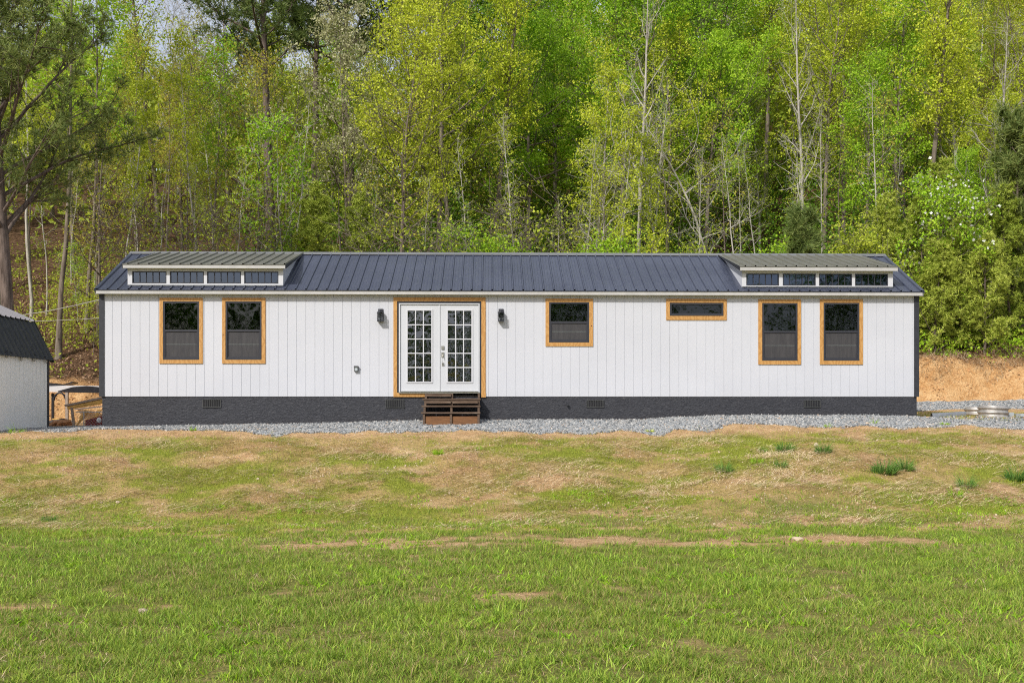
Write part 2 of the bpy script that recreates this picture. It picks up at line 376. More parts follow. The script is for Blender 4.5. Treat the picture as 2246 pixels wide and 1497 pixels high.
# ------------------------------------------------------------ ground
n = N('ground_soil_and_grass'); p = n.pos()
fine = n.noise(p, 14, 6, .7); med = n.noise(p, 2.6, 6, .65); big = n.noise(p, .5, 4)
soil = n.ramp(n.math('ADD', n.math('MULTIPLY', fine, .5), n.math('MULTIPLY', med, .5)), [(.30, (.33, .18, .085)), (.46, (.55, .35, .17)), (.6, (.70, .48, .26)), (.75, (.78, .60, .40))])
cut = n.ramp(n.math('ADD', n.math('MULTIPLY', fine, .45), n.math('MULTIPLY', med, .55)), [(.30, (.30, .13, .05)), (.44, (.55, .30, .12)), (.58, (.72, .46, .22)), (.75, (.80, .60, .36))])
thatch = n.ramp(n.math('ADD', n.math('MULTIPLY', fine, .6), n.math('MULTIPLY', big, .4)), [(.3, (.13, .17, .03)), (.5, (.24, .24, .06)), (.7, (.42, .32, .14))])
strawy = n.ramp(n.math('ADD', n.math('MULTIPLY', fine, .6), n.math('MULTIPLY', med, .4)), [(.32, (.22, .17, .05)), (.46, (.42, .31, .11)), (.58, (.56, .39, .17)), (.72, (.68, .52, .28))])
moss = n.ramp(fine, [(.3, (.19, .22, .03)), (.7, (.34, .36, .05))])
litter = n.ramp(n.noise(p, 6, 6, .75), [(.3, (.035, .02, .012)), (.48, (.10, .056, .03)), (.6, (.19, .115, .065)), (.78, (.34, .24, .15))])  # leaf litter, its browns darkened to hold the shade under the trees
c = n.mix(n.attr('cover'), soil, thatch)
bk = n.mix(n.attr('moss'), strawy, moss)
bk = n.mix(n.attr('bare'), bk, soil)
c = n.mix(n.attr('bank'), c, bk)
c = n.mix(n.attr('cut'), c, cut)
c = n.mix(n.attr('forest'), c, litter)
n.set(c, .95, 0, .1); n.bump(n.math('ADD', fine, n.math('MULTIPLY', med, 1.5)), 1.0, .11); M['ground'] = n.m

def axis(parts):
    r = []
    for a, b, s in parts: r.append(np.arange(a, b, s))
    return np.unique(np.round(np.concatenate(r + [np.array([parts[-1][1]])]), 4))
gx = axis([(-600, -60, 60), (-60, -20, 2), (-20, -13, .4), (-13, 14, .09), (14, 22, .4), (22, 60, 2), (60, 601, 60)])
gy = axis([(-600, -40, 70), (-40, -19, 1.5), (-19, 0.3, .08), (.3, 6, .25), (6, 15, .10), (15, 70, .6), (70, 120, 3), (120, 601, 60)])
X, Y = np.meshgrid(gx, gy); xf, yf = X.ravel(), Y.ravel(); Z = G(xf, yf)
nx, ny = len(gx), len(gy); idx = np.arange(nx * ny).reshape(ny, nx)
fc = np.stack([idx[:-1, :-1], idx[:-1, 1:], idx[1:, 1:], idx[1:, :-1]], -1).reshape(-1, 4)
cyv = cut_y(xf)
att = {'cover': cover(xf, yf), 'bank': bankmask(xf, yf),
       'moss': ss(.42, .58, fbm(xf * .9, yf * .7, 51) * .6 + fbm(xf * 3, yf * 3, 52) * .4),
       'bare': np.clip(ss(.56, .70, fbm(xf * .8, yf * 1.1, 53) * .6 + fbm(xf * 3.3, yf * 3.3, 54) * .4) + ss(-3.1, -2.2, yf + (fbm(xf * 1.2, yf, 36) - .5) * 1.2), 0, 1),
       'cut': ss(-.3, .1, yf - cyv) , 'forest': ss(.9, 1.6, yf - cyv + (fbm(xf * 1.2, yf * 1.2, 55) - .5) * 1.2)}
me = np_mesh('ground', np.stack([xf, yf, Z], 1), fc, [M['ground']], True, att)
tag(link('ground', me), kind='structure')

def sheet(name, x0, x1, dx, y0f, y1f, ny_, lift, mat):
    xs = np.arange(x0, x1 + dx / 2, dx); ts = np.linspace(0, 1, ny_)
    XX, TT = np.meshgrid(xs, ts); y0 = y0f(XX); y1 = y1f(XX); YY = y0 + (y1 - y0) * TT
    edge = np.minimum(TT, 1 - TT) * 2
    ZZ = G(XX.ravel(), YY.ravel()) + np.where(edge.ravel() < .02, -.01, lift)
    nn = len(xs); ix = np.arange(nn * ny_).reshape(ny_, nn)
    f = np.stack([ix[:-1, :-1], ix[:-1, 1:], ix[1:, 1:], ix[1:, :-1]], -1).reshape(-1, 4)
    return tag(link(name, np_mesh(name, np.stack([XX.ravel(), YY.ravel(), ZZ], 1), f, [mat], True)), kind='structure')
n = N('gravel_bed'); p = n.pos(); vo = n.n('TexVoronoi'); vo.inputs['Scale'].default_value = 22; n.l(p, vo.inputs['Vector'])
f = n.noise(p, 1.2, 5); cc = n.ramp(n.noise(p, 30, 5, .8), [(.35, (.17, .18, .19)), (.5, (.30, .32, .33)), (.65, (.44, .45, .45))])
n.set(n.mix(n.ramp(f, [(.60, (0, 0, 0)), (.75, (.5, .5, .5))]), cc, (.42, .33, .22)), .9, 0, .2)
n.bump(vo.outputs['Distance'], .8, .03); M['gravel'] = n.m
def pad_front(x): return -.45 - 1.3 * ss(-9.2, -4.8, x) - .45 * np.exp(-((x + 4.7) / .35) ** 2) - .4 * np.exp(-((x - 2.9) / .22) ** 2) - .4 * np.exp(-((x - 3.9) / .22) ** 2) + .35 * np.exp(-((x - 2.2) / .4) ** 2) + .3 * np.exp(-((x - 3.4) / .25) ** 2) + (fbm(x * .8, x * 0, 7) - .5) * .9 + (fbm(x * 4, x * 0, 61) - .5) * .5 + .55 * np.exp(-((x - 5.0) / 1.1) ** 2)
sheet('gravel_pad', -11.2, 12.6, .1, pad_front, lambda x: 0 * x - .005 - .45 * ss(9.3, 9.9, x) + (fbm(x * 3, x * 0, 65) - .5) * .4 * ss(9.3, 9.9, x), 24, .012, M['gravel'])
sheet('gravel_driveway', 9.4, 40, .3, lambda x: np.interp(x, [9, 10, 13, 40], [4.2, 4.6, 7.0, 2]), lambda x: cut_y(x) + .05, 30, .012, M['gravel'])
sheet('gravel_yard', -12.2, -9.3, .1, lambda x: 0 * x + .01 + (fbm(x * 3, x, 63)) * .2, lambda x: 0 * x + 3.0, 14, .012, M['gravel'])

# scattered pebbles
def pebbles(name, xs, ys, size, mat, seed, sink=.3, lift=0):
    rng = np.random.default_rng(seed); n_ = len(xs)
    base = np.array([[1, 0, 0], [-1, 0, 0], [0, 1, 0], [0, -1, 0], [0, 0, 1], [0, 0, -1]], float)
    tri = np.array([[0, 2, 4], [2, 1, 4], [1, 3, 4], [3, 0, 4], [2, 0, 5], [1, 2, 5], [3, 1, 5], [0, 3, 5]])
    V = base[None] * (1 + (rng.random((n_, 6, 1)) - .5) * .7) + (rng.random((n_, 6, 3)) - .5) * .55
    V *= (size * (.6 + .9 * rng.random(n_) ** 2))[:, None, None] * np.array([1, .85, .62])
    q = rng.normal(size=(n_, 4)); q /= np.linalg.norm(q, axis=1)[:, None]
    w_, x_, y_, z_ = q.T
    Rm = np.stack([1 - 2 * (y_ ** 2 + z_ ** 2), 2 * (x_ * y_ - z_ * w_), 2 * (x_ * z_ + y_ * w_), 2 * (x_ * y_ + z_ * w_), 1 - 2 * (x_ ** 2 + z_ ** 2), 2 * (y_ * z_ - x_ * w_), 2 * (x_ * z_ - y_ * w_), 2 * (y_ * z_ + x_ * w_), 1 - 2 * (x_ ** 2 + y_ ** 2)], 1).reshape(-1, 3, 3)
    V = np.einsum('nij,nkj->nki', Rm, V)
    V += np.stack([xs, ys, G(xs, ys) + size * sink + lift], 1)[:, None]
    Fc = (tri[None] + (np.arange(n_) * 6)[:, None, None]).reshape(-1, 3)
    return link(name, np_mesh(name, V.reshape(-1, 3), Fc, [mat]))
rng = np.random.default_rng(5)
N_ = 46000
xs = rng.uniform(-11.3, 12.8, N_); fr_ = pad_front(xs); t = rng.random(N_)
ys = np.where(xs < 9.15, fr_ - .12 + (0 - fr_ + .1) * t, fr_ - .12 + (-.25 - fr_) * t + .6 * rng.random(N_) ** 4)
tag(pebbles('gravel', xs, ys, .024, M['stone'], 6), 'loose grey gravel along the foot of the black foundation', 'gravel', kind='stuff')
xs = rng.uniform(9.3, 17, 9000); yl = np.interp(xs, [9, 10, 13, 40], [4.2, 4.6, 7.0, 2]); ys = yl + (cut_y(xs) - yl) * rng.random(9000)
tag(pebbles('gravel', xs, ys, .03, M['stone'], 7), 'grey gravel spread on the driveway behind the house', 'gravel', kind='stuff')
xs = rng.uniform(-12, -9.2, 3500); ys = rng.uniform(-1.5, 2.6, 3500)
tag(pebbles('gravel', xs, ys, .024, M['stone'], 8), 'thin grey gravel between shed and house', 'gravel', kind='stuff')
# small soil crumbs and rocks on the bank
xs = rng.uniform(-12, 13, 5000); ys = rng.uniform(-9.5, -1.4, 5000); k = (fbm(xs * .8, ys * 1.1, 53) > .5) | (ys > -2.2)
tag(pebbles('soil_crumbs', xs[k], ys[k], .017, M['rock'], 9), 'pale crumbs of soil and stone on the bank', 'soil', kind='stuff')

# ------------------------------------------------------------ grass and straw
def blades(name, xs, ys, hgt, wid, lean, mat, seed, bend=.35, az=None, z=None):
    rng = np.random.default_rng(seed); n_ = len(xs)
    if az is None: az = rng.uniform(0, 2 * np.pi, n_)
    hgt = np.broadcast_to(hgt, (n_,)); wid = np.broadcast_to(wid, (n_,)); lean = np.broadcast_to(lean, (n_,))
    d = np.stack([np.cos(az), np.sin(az), 0 * az], 1); fa = rng.uniform(0, 2 * np.pi, n_)
    s = np.stack([np.cos(fa), np.sin(fa), 0 * fa], 1); up = np.array([0, 0, 1.])
    b = np.stack([xs, ys, (G(xs, ys) if z is None else z) - .003], 1)
    c1 = b + d * (np.sin(lean) * hgt * .5)[:, None] + up * (np.cos(lean) * hgt * .5)[:, None]
    l2 = lean + bend * rng.random(n_) * 2
    c2 = c1 + d * (np.sin(l2) * hgt * .5)[:, None] + up * (np.cos(l2) * hgt * .5)[:, None]
    w1 = s * (wid / 2)[:, None]
    V = np.stack([b - w1, b + w1, c1 + w1 * .85, c1 - w1 * .85, c2 + w1 * .15, c2 - w1 * .15], 1).reshape(-1, 3)
    k = (np.arange(n_) * 6)[:, None]
    Fc = np.concatenate([k + np.array([0, 1, 2, 3]), k + np.array([3, 2, 4, 5])], 1).reshape(-1, 4)
    return link(name, np_mesh(name, V, Fc, [mat], True))
# lawn: denser towards the camera
rng = np.random.default_rng(11)
P = []
for y0, y1, dens in ((-18.2, -16, 5600), (-16, -14, 4400), (-14, -12, 3400), (-12, -9.5, 2600), (-9.5, -7.5, 1500)):
    hw0 = (-23.086 - y1) * -.52 + 1.4
    k = int(dens * (y1 - y0) * 2 * hw0); P.append(np.stack([rng.uniform(-hw0 - .3, hw0 + .3, k), rng.uniform(y0, y1, k)], 1))
P = np.concatenate(P); cv = cover(P[:, 0], P[:, 1]) * (1 - .8 * bankmask(P[:, 0], P[:, 1]))
tuft = fbm(P[:, 0] * 7, P[:, 1] * 7, 71, 2)
keep = rng.random(len(P)) < np.clip(cv * (.25 + 1.5 * ss(.3, .7, tuft)), 0, 1)
P = P[keep]; tuft = tuft[keep]; n_ = len(P)
h = (.022 + .045 * ss(.35, .75, tuft) + .02 * rng.random(n_)) * (.7 + .6 * rng.random(n_))
tag(blades('lawn_grass', P[:, 0], P[:, 1], h, .0042 + .003 * rng.random(n_), rng.uniform(.1, 1.0, n_), M['grass'], 12), 'short patchy green lawn grass in front of the bank', 'grass', kind='stuff')
k = 60000; xs = rng.uniform(-10, 10, k); ys = -18.2 + 9.0 * rng.random(k) ** 1.25; tf = fbm(xs * 2.3, ys * 2.3, 74, 3); kp = rng.random(k) < ss(.50, .66, tf) * cover(xs, ys); xs, ys = xs[kp], ys[kp]
tag(blades('coarse_grass', xs, ys, .045 + .065 * rng.random(len(xs)), .0085, rng.uniform(.15, 1.2, len(xs)), M['coarse'], 16), 'coarser long bladed grass tufts in the lawn', 'grass', kind='stuff')
k = 60000; xs = rng.uniform(-10, 10, k); ys = -18.2 + 9.5 * rng.random(k) ** 1.2; tf = fbm(xs * .9, ys * 1.5, 75, 5); kp = rng.random(k) < ss(.49, .60, tf); xs, ys = xs[kp], ys[kp]
tag(blades('dead_thatch', xs, ys, .03 + .06 * rng.random(len(xs)), .005, rng.uniform(.7, 1.5, len(xs)), M['thatch'], 17), 'dead brown grass patches in the lawn', 'grass', kind='stuff')
# broad leaved weeds in the lawn
k = 9000; xs = rng.uniform(-9, 9, k); ys = -18 + 11 * rng.random(k); c0 = fbm(xs * 1.3, ys * 1.3, 77) > .56
xs, ys = xs[c0], ys[c0]; xs = np.repeat(xs, 6) + rng.normal(0, .02, len(xs) * 6); ys = np.repeat(ys, 6) + rng.normal(0, .02, len(ys) * 6)
tag(blades('lawn_weeds', xs, ys, .05 + .04 * rng.random(len(xs)), .013, rng.uniform(.5, 1.3, len(xs)), M['leaf_green'], 13), 'bright green broad leaved weeds in the lawn', 'weeds', kind='stuff')
# bank grass
k = 260000; xs = rng.uniform(-13.5, 14.5, k); ys = rng.uniform(-10.4, -1.5, k)
mo = ss(.36, .56, fbm(xs * .9, ys * .7, 51) * .6 + fbm(xs * 3, ys * 3, 52) * .4); ba = ss(.5, .68, fbm(xs * .8, ys * 1.1, 53) * .6 + fbm(xs * 3.3, ys * 3.3, 54) * .4)
kp = rng.random(k) < (.10 + .9 * mo) * (1 - .85 * ba) * (1 - .93 * ss(-3.0, -2.2, ys + (fbm(xs * 1.2, ys, 36) - .5) * 1.2)); xs, ys = xs[kp], ys[kp]
tag(blades('bank_grass', xs, ys, .03 + .045 * rng.random(len(xs)), .006, rng.uniform(.2, 1.1, len(xs)), M['bankgrass'], 14), 'fine yellow green grass sprouting on the bank', 'grass', kind='stuff')
# straw
k = 230000; xs = rng.uniform(-13.5, 14.5, k); ys = rng.uniform(-9.8, -1.9, k)
st = fbm(xs * 1.1, ys * 1.4, 81, 4); kp = rng.random(k) < ss(.36, .60, st) * (.25 + .75 * ss(-9.6, -7.2, ys + (fbm(xs * .7, ys, 85) - .5) * 3)) * (1 - .9 * ss(-3.0, -2.2, ys + (fbm(xs * 1.2, ys, 36) - .5) * 1.2)); xs, ys = xs[kp], ys[kp]; n_ = len(xs)
az = (fbm(xs * .9, ys * .9, 83) * 2 - 1) * 3.2 - .5 + rng.normal(0, .7, n_)
tag(blades('straw', xs, ys, .07 + .2 * rng.random(n_) ** 2.4, .0065, rng.uniform(1.2, 1.56, n_), M['straw'], 15, .12, az, G(xs, ys) + .008 + .07 * rng.random(n_) * ss(.45, .66, st[kp])), 'dry straw strewn over the bank', 'straw', kind='stuff')

k = 16000; xs = rng.uniform(9.2, 16, k); ys = rng.uniform(-.7, 5.0, k); kp = (rng.random(k) < ss(.42, .6, fbm(xs * 1.5, ys * 1.5, 87))) & (ys < np.interp(xs, [9, 10, 13, 40], [4.2, 4.6, 7.0, 2])); xs, ys = xs[kp], ys[kp]
tag(blades('rough_grass', xs, ys, .03 + .05 * rng.random(len(xs)), .009, rng.uniform(.2, 1.1, len(xs)), M['bankgrass'], 18), 'rough grass between the gravel strip and the driveway', 'grass', kind='stuff')
xs = rng.uniform(9.5, 18, 9000); ys = cut_y(xs) + rng.uniform(.75, 1.7, 9000) + (fbm(xs * 1.3, xs * 0, 89) - .5) * .9
tag(blades('bank_top_weeds', xs, ys, .06 + .22 * rng.random(9000) ** 2, .012, rng.uniform(.2, 1.6, 9000), M['thatch'], 19), 'dead brown weeds hanging over the top of the cut bank', 'weeds', kind='stuff')
xs = rng.uniform(-14, 18, 2600); ys = cut_y(xs) + rng.uniform(0, 1.1, 2600)
M['clod'] = simple('orange_clay_clod', (.52, .30, .14), .95, var=.3, scale=8)
tag(pebbles('soil_clods', xs, ys, .035, M['clod'], 20), 'clods and stones on the orange cut bank', 'soil', kind='stuff')
# tussocks and clumps: one thing each
def clump(name, px, py, Yp, r, hh, nb, mat, label, cat, seed, group=None, wid=.012):
    x, y, _ = at(px, py, Yp); z = g1(x, y)
    rg = np.random.default_rng(seed); a = rg.uniform(0, 2 * np.pi, nb); q = np.sqrt(rg.random(nb)) * r * .45
    a2 = a + rg.normal(0, .9, nb); o = blades(name, np.cos(a) * q + 0, np.sin(a) * q, hh * 1.6 * (.35 + .7 * rg.random(nb)) * (1.15 - .5 * q / (r * .45)), wid * .75, .05 + rg.random(nb) * 1.0, mat, seed, .6, a2, np.zeros(nb))
    o.location = (x, y, z - .01); tag(o, label, cat, group); return o
def yb(py, px=1123):
    """depth on the bank where the photo row py hits the ground"""
    lo, hi = -19., -1.3
    for _ in range(40):
        m = (lo + hi) / 2; x, _y, z = at(px, py, m)
        if z > g1(x, m): hi = m
        else: lo = m
    # walk from the near side for the first hit
    y = -19.
    while y < -1.3:
        x, _y, z = at(px, py, y)
        if z < g1(x, y): return y
        y += .04
    return -1.4
for i, (px, py, r, hh, nb, mt, lb) in enumerate([
    (1722, 990, .28, .17, 260, 'tussock', 'dark green grass tussock high on the bank below the slit window'),
    (1588, 1035, .24, .16, 240, 'tussock', 'small round dark tussock on the bank, leftmost of the dark tussocks'),
    (1806, 992, .24, .2, 200, 'tussock', 'green tussock with a grey dead stub at its left side'),
    (1940, 1038, .34, .22, 380, 'tussock', 'largest dark green tussock on the right of the bank'),
    (1984, 1030, .24, .2, 220, 'tussock', 'smaller tussock touching the right side of the largest one'),
    (1712, 1023, .20, .12, 120, 'tussock', 'thin green tussock just below the high tussock'),
    (1660, 1016, .20, .12, 120, 'leaf_green', 'sparse bright tuft between the round tussock and the high tussock'),
    (1673, 990, .14, .09, 80, 'tussock', 'tiny dark tuft left of the high tussock'),
    (2118, 1070, .24, .2, 190, 'tussock', 'olive grey tussock low on the right bank'),
    (2228, 1054, .26, .24, 200, 'tussock', 'spiky tussock cut by the right edge of the view'),
    (962, 995, .17, .09, 220, 'leaf_green', 'bright green grass tuft on the bank under the steps'),
    (1050, 985, .12, .07, 120, 'leaf_green', 'little bright tuft right of the tuft under the steps'),
    (108, 1142, .18, .10, 110, 'tussock', 'dark weed tuft at the foot of the bank on the left'),
    (2095, 1088, .2, .12, 120, 'leaf_green', 'low leafy weed below the olive grey tussock'),
    (1815, 938, .12, .09, 90, 'leaf_green', 'green weed growing in the gravel edge near the right windows'),
    (1918, 915, .06, .17, 22, 'leaf_green', 'thin upright weed against the black foundation on the right'),
    (2072, 932, .18, .07, 150, 'leaf_green', 'bright grass tuft at the gravel edge by the long half pipe'),
    (424, 929, .10, .09, 60, 'leaf_green', 'small weed in the gravel below the first foundation vent'),
    (1425, 948, .2, .07, 180, 'leaf_yellow', 'yellow green grass in the gully at the gravel edge')]):
    clump('grass_tussock' if mt == 'tussock' else 'weed_tuft', px, py, yb(py, px), r * 1.15, hh, int(nb * 1.3), M[mt], lb, 'grass tuft', 200 + i)
x, y, _ = at(30, 925, -1.9)
clump('weed_tuft', 35, 940, yb(940, 35), .3, .2, 60, M['leaf_green'], 'wispy weed in front of the grey shed wall', 'grass tuft', 260)

def rock(px, py, sx, sy, sz, label, seed, mat='rock'):
    y = yb(py, px); x, _, z = at(px, py, y); rg = random.Random(seed)
    import bmesh
    bm = bmesh.new(); bmesh.ops.create_icosphere(bm, subdivisions=2, radius=1)
    for v in bm.verts:
        k = 1 + rg.uniform(-.22, .22); v.co.x *= sx * k; v.co.y *= sy * k; v.co.z *= sz * k
    me = bpy.data.meshes.new('rock'); bm.to_mesh(me); bm.free(); me.materials.append(M[mat])
    o = link('rock', me, loc=(x, y, g1(x, y) + sz * .35)); o.rotation_euler.z = rg.uniform(0, 6); tag(o, label, 'rock')
rock(312, 1347, .045, .03, .03, 'pale tan stone lying alone in the lawn, lower left', 1)
rock(1750, 1185, .09, .05, .03, 'flat pale stone in the lawn below the right windows', 2)
rock(565, 1052, .03, .03, .025, 'small pale stone on the left bank', 3)
rock(2100, 1075, .045, .04, .035, 'round tan stone beside the olive grey tussock', 4)
rock(1420, 1115, .035, .03, .02, 'small stone at the foot of the bank, centre right', 5)
rock(1902, 912, .055, .05, .03, 'pinkish rock on the gravel beside the foundation', 6)
rock(1790, 978, .05, .04, .05, 'grey weathered stub beside the tussock with a dead side', 7)
rock(258, 1102, .05, .03, .02, 'flat pale clod low on the left bank', 8)

# ------------------------------------------------------------ the long white house
HB = (0, 2.13, .0)
house = tag(empty('mobile_home', HB), 'long white house with black foundation, dark metal roof and two dormers', 'house')
WX = 9.145; ZB, ZF0, ZF1 = .52, 2.778, 2.864; DEP = 4.27
RSL = .4945; YE = -.17; ZE = 2.872
def roof_z(y): return ZE + (y - YE) * RSL
# windows: casing rect, frame rect (photo pixels), kind
WINS = [((350, 445, 653, 797), (358, 437, 661, 788.5), 'hung', 'casing knot'), ((487.5, 582.5, 653, 797), (495, 574, 661, 788.5), 'hung', ''),
        ((1196.5, 1300.5, 655, 759), (1204.5, 1292, 662.5, 750.5), 'hung', ''), ((1461, 1593.5, 655.5, 701.5), (1469, 1586.5, 664, 692.5), 'slit', ''),
        ((1663, 1756.5, 656.5, 799), (1671.5, 1749, 664.5, 790.5), 'hung', ''), ((1798, 1892, 656, 799), (1806, 1884.5, 664, 790.5), 'hung', '')]
def rect(r, Y=0):
    a = at(r[0], r[3], Y); b = at(r[1], r[2], Y); return a[0], b[0], a[2], b[2]
opens = [rect(w_[1]) for w_ in WINS]
door_open = (at(872, 860, 0)[0], at(1055.5, 860, 0)[0], ZB, at(960, 660, 0)[2])
opens.append(door_open)
mb = MB()
gs = 8 * .0254; gw = .010
gro = []; x = at(246.5, 700, 0)[0]
while x < WX - .1:
    gro.append(x); x += gs
bx = {-WX + .0, WX}; bz = {ZB, 2.80}
for g_ in gro: bx |= {g_ - gw / 2, g_ + gw / 2}
for o_ in opens: bx |= {o_[0], o_[1]}; bz |= {o_[2], o_[3]}
bx = sorted(bx); bz = sorted(bz)
for i in range(len(bx) - 1):
    a, b = bx[i], bx[i + 1]; m = (a + b) / 2
    isg = any(abs(m - g_) < gw / 2 for g_ in gro); yy = .006 if isg else 0
    for j in range(len(bz) - 1):
        z0, z1 = bz[j], bz[j + 1]; zm = (z0 + z1) / 2
        if any(o_[0] < m < o_[1] and o_[2] - 1e-6 <= zm <= o_[3] for o_ in opens): continue
        mb.face((a, yy, z0), (b, yy, z0), (b, yy, z1), (a, yy, z1))
        if isg:
            mb.face((a, 0, z0), (a, yy, z0), (a, yy, z1), (a, 0, z1)); mb.face((b, yy, z0), (b, 0, z0), (b, 0, z1), (b, yy, z1))
for o_ in opens:   # reveals of the openings
    x0, x1, z0, z1 = o_
    mb.face((x0, 0, z0), (x0, .11, z0), (x0, .11, z1), (x0, 0, z1)); mb.face((x1, .11, z0), (x1, 0, z0), (x1, 0, z1), (x1, .11, z1))
    mb.face((x0, 0, z0), (x1, 0, z0), (x1, .11, z0), (x0, .11, z0)); mb.face((x0, .11, z1), (x1, .11, z1), (x1, 0, z1), (x0, 0, z1))
# end walls and back wall
zr = roof_z(DEP / 2) - .08
for s in (-1, 1):
    mb.prism([(s * WX, 0, ZB), (s * WX, DEP, ZB), (s * WX, DEP, 2.83), (s * WX, DEP / 2, zr), (s * WX, 0, 2.83)], (-s * .09, 0, 0))
mb.box(-WX, WX, DEP, DEP - .09, ZB, 2.83)
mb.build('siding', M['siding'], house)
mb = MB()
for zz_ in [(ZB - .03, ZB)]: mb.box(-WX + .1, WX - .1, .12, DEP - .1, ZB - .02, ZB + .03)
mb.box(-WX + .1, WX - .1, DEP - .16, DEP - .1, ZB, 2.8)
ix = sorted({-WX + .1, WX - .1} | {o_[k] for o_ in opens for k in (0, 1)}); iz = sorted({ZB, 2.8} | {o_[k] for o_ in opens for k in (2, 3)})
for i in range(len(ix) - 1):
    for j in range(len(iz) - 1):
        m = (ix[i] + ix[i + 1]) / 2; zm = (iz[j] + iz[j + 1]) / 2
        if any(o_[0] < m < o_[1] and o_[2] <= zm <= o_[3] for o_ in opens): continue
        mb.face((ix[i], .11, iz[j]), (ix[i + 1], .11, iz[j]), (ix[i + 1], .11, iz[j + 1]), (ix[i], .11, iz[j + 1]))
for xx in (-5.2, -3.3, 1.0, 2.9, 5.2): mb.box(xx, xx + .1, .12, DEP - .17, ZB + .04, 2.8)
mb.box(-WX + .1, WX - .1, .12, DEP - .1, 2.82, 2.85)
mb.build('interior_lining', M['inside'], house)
# foundation with vents
mb = MB(); mb.box(-WX + .045, WX - .03, .015, DEP - .02, -.45, ZB - .004)
fnd = mb.build('foundation', M['found'], house)
for px0, px1, py0, py1 in ((444, 484.5, 875, 893), (846, 887, 875.5, 894), (1287, 1325, 877, 893), (1763, 1800, 877, 893.5)):
    x0, _, z0 = at(px0, py1, .01); x1, _, z1 = at(px1, py0, .01)
    v = MB(); v.box(x0, x1, -.004, .012, z0, z0 + .012); v.box(x0, x1, -.004, .012, z1 - .012, z1); v.box(x0, x0 + .012, -.003, .0125, z0 + .012, z1 - .012); v.box(x1 - .012, x1, -.003, .0125, z0 + .012, z1 - .012)
    k = 10
    for i in range(1, k):
        xx = x0 + (x1 - x0) * i / k; v.box(xx - .0035, xx + .0035, -.003, .012, z0 + .013, z1 - .013)
    vo_ = v.build('vent', M['greymetal'], fnd)
    v = MB(); v.box(x0 + .005, x1 - .005, .008, .0145, z0 + .005, z1 - .005); v.build('vent_shade_panel', M['tarp'], house)  # flat black panel painting the shade inside the vent opening
# conduit stub at the right of centre
x, _, z = at(1244, 887, 0); v = MB(); v.tube([(x, .02, z), (x, -.06, z)], .028, 12); v.build('drain_stub', M['black'], house)
# corner trim
mb = MB()
for s in (-1, 1):
    mb = MB(); mb.box(s * (WX + .012), s * (WX - .098), -.02, 0.0, ZB - .005, ZF0 + .02); mb.box(s * WX, s * (WX + .02), .0, .10, ZB - .005, ZF0 + .02); mb.build('corner_trim', M['black'], house)
    mb = MB(); mb.box(s * (WX + .002), s * (WX + .02), DEP - .1, DEP + .02, ZB, ZF0 + .02); mb.build('corner_trim', M['black'], house)
# fascia + soffit
RX = 9.2
mb = MB(); mb.box(-RX, RX, -.15, -.128, ZF0, ZF1); mb.box(-RX, RX, DEP + .128, DEP + .15, ZF0, ZF1)
mb.box(-RX + .02, RX - .02, -.1275, .0, ZF0 + .012, ZF0 + .026)
for s in (-1, 1):
    mb.box(s * (RX - .02), s * RX, -.127, .02, ZF0 - .0, ZF0 + .085)
    for q in (0, 1):
        ya, yb_ = (-.15, DEP / 2) if q == 0 else (DEP / 2, DEP + .15)
        za, zb_ = roof_z(-.15), roof_z(DEP / 2)
        if q: za, zb_ = zb_, za
        mb.prism([(s * (RX - .02), ya, za - .10), (s * (RX - .02), yb_, zb_ - .10), (s * (RX - .02), yb_, zb_ - .015), (s * (RX - .02), ya, za - .015)], (s * .016, 0, 0))
fa = mb.build('fascia', M['fascia'], house)
mb = MB(); mb.box(-RX, RX, -.156, -.150, ZF1 - .012, ZF1 + .006); mb.build('drip_edge', M['greymetal'], house)
# ribbed sheet
def ribbed(mb, x0, x1, y0, z0, y1, z1, thick=.03, first=None, sp=.2286, rh=.028):
    prof = [(x0, 0)]; x = x0 + .03 if first is None else first
    while x < x1 - .04:
        prof += [(x, 0), (x + .014, rh), (x + .034, rh), (x + .048, 0)]
        for q in (.085, .155):
            if x + q + .02 < x1: prof += [(x + q, 0), (x + q + .008, .004), (x + q + .016, 0)]
        x += sp
    prof.append((x1, 0)); prof = [p_ for i, p_ in enumerate(prof) if i == 0 or p_[0] > prof[i - 1][0] + 1e-5]
    sl = math.hypot(y1 - y0, z1 - z0); ny_, nz_ = -(z1 - z0) / sl, abs(y1 - y0) / sl
    if y1 < y0: ny_ = -ny_ if False else (z1 - z0) / sl
    n0 = len(mb.v)
    for (x, h_) in prof:
        mb.v += [(x, y0 + ny_ * h_, z0 + nz_ * h_), (x, y1 + ny_ * h_, z1 + nz_ * h_)]
    for i in range(len(prof) - 1):
        a = n0 + 2 * i; mb.f.append((a, a + 2, a + 3, a + 1))
    # underside
    mb.face((x0, y0, z0 - thick), (x0, y1, z1 - thick), (x1, y1, z1 - thick), (x1, y0, z0 - thick))
    mb.face((x0, y0, z0 - thick), (x1, y0, z0 - thick), (x1, y0, z0), (x0, y0, z0))
    mb.face((x0, y0, z0), (x0, y1, z1), (x0, y1, z1 - thick), (x0, y0, z0 - thick)); mb.face((x1, y0, z0 - thick), (x1, y1, z1 - thick), (x1, y1, z1), (x1, y0, z0))
mb = MB(); ribbed(mb, -RX, RX, YE, ZE, DEP / 2, roof_z(DEP / 2), .012)
ribbed(mb, -RX, RX, DEP + .17, ZE, DEP / 2, roof_z(DEP / 2), .012)
roof = mb.build('roof', M['roof'], house)
zr = roof_z(DEP / 2)
mb = MB(); yc = DEP / 2
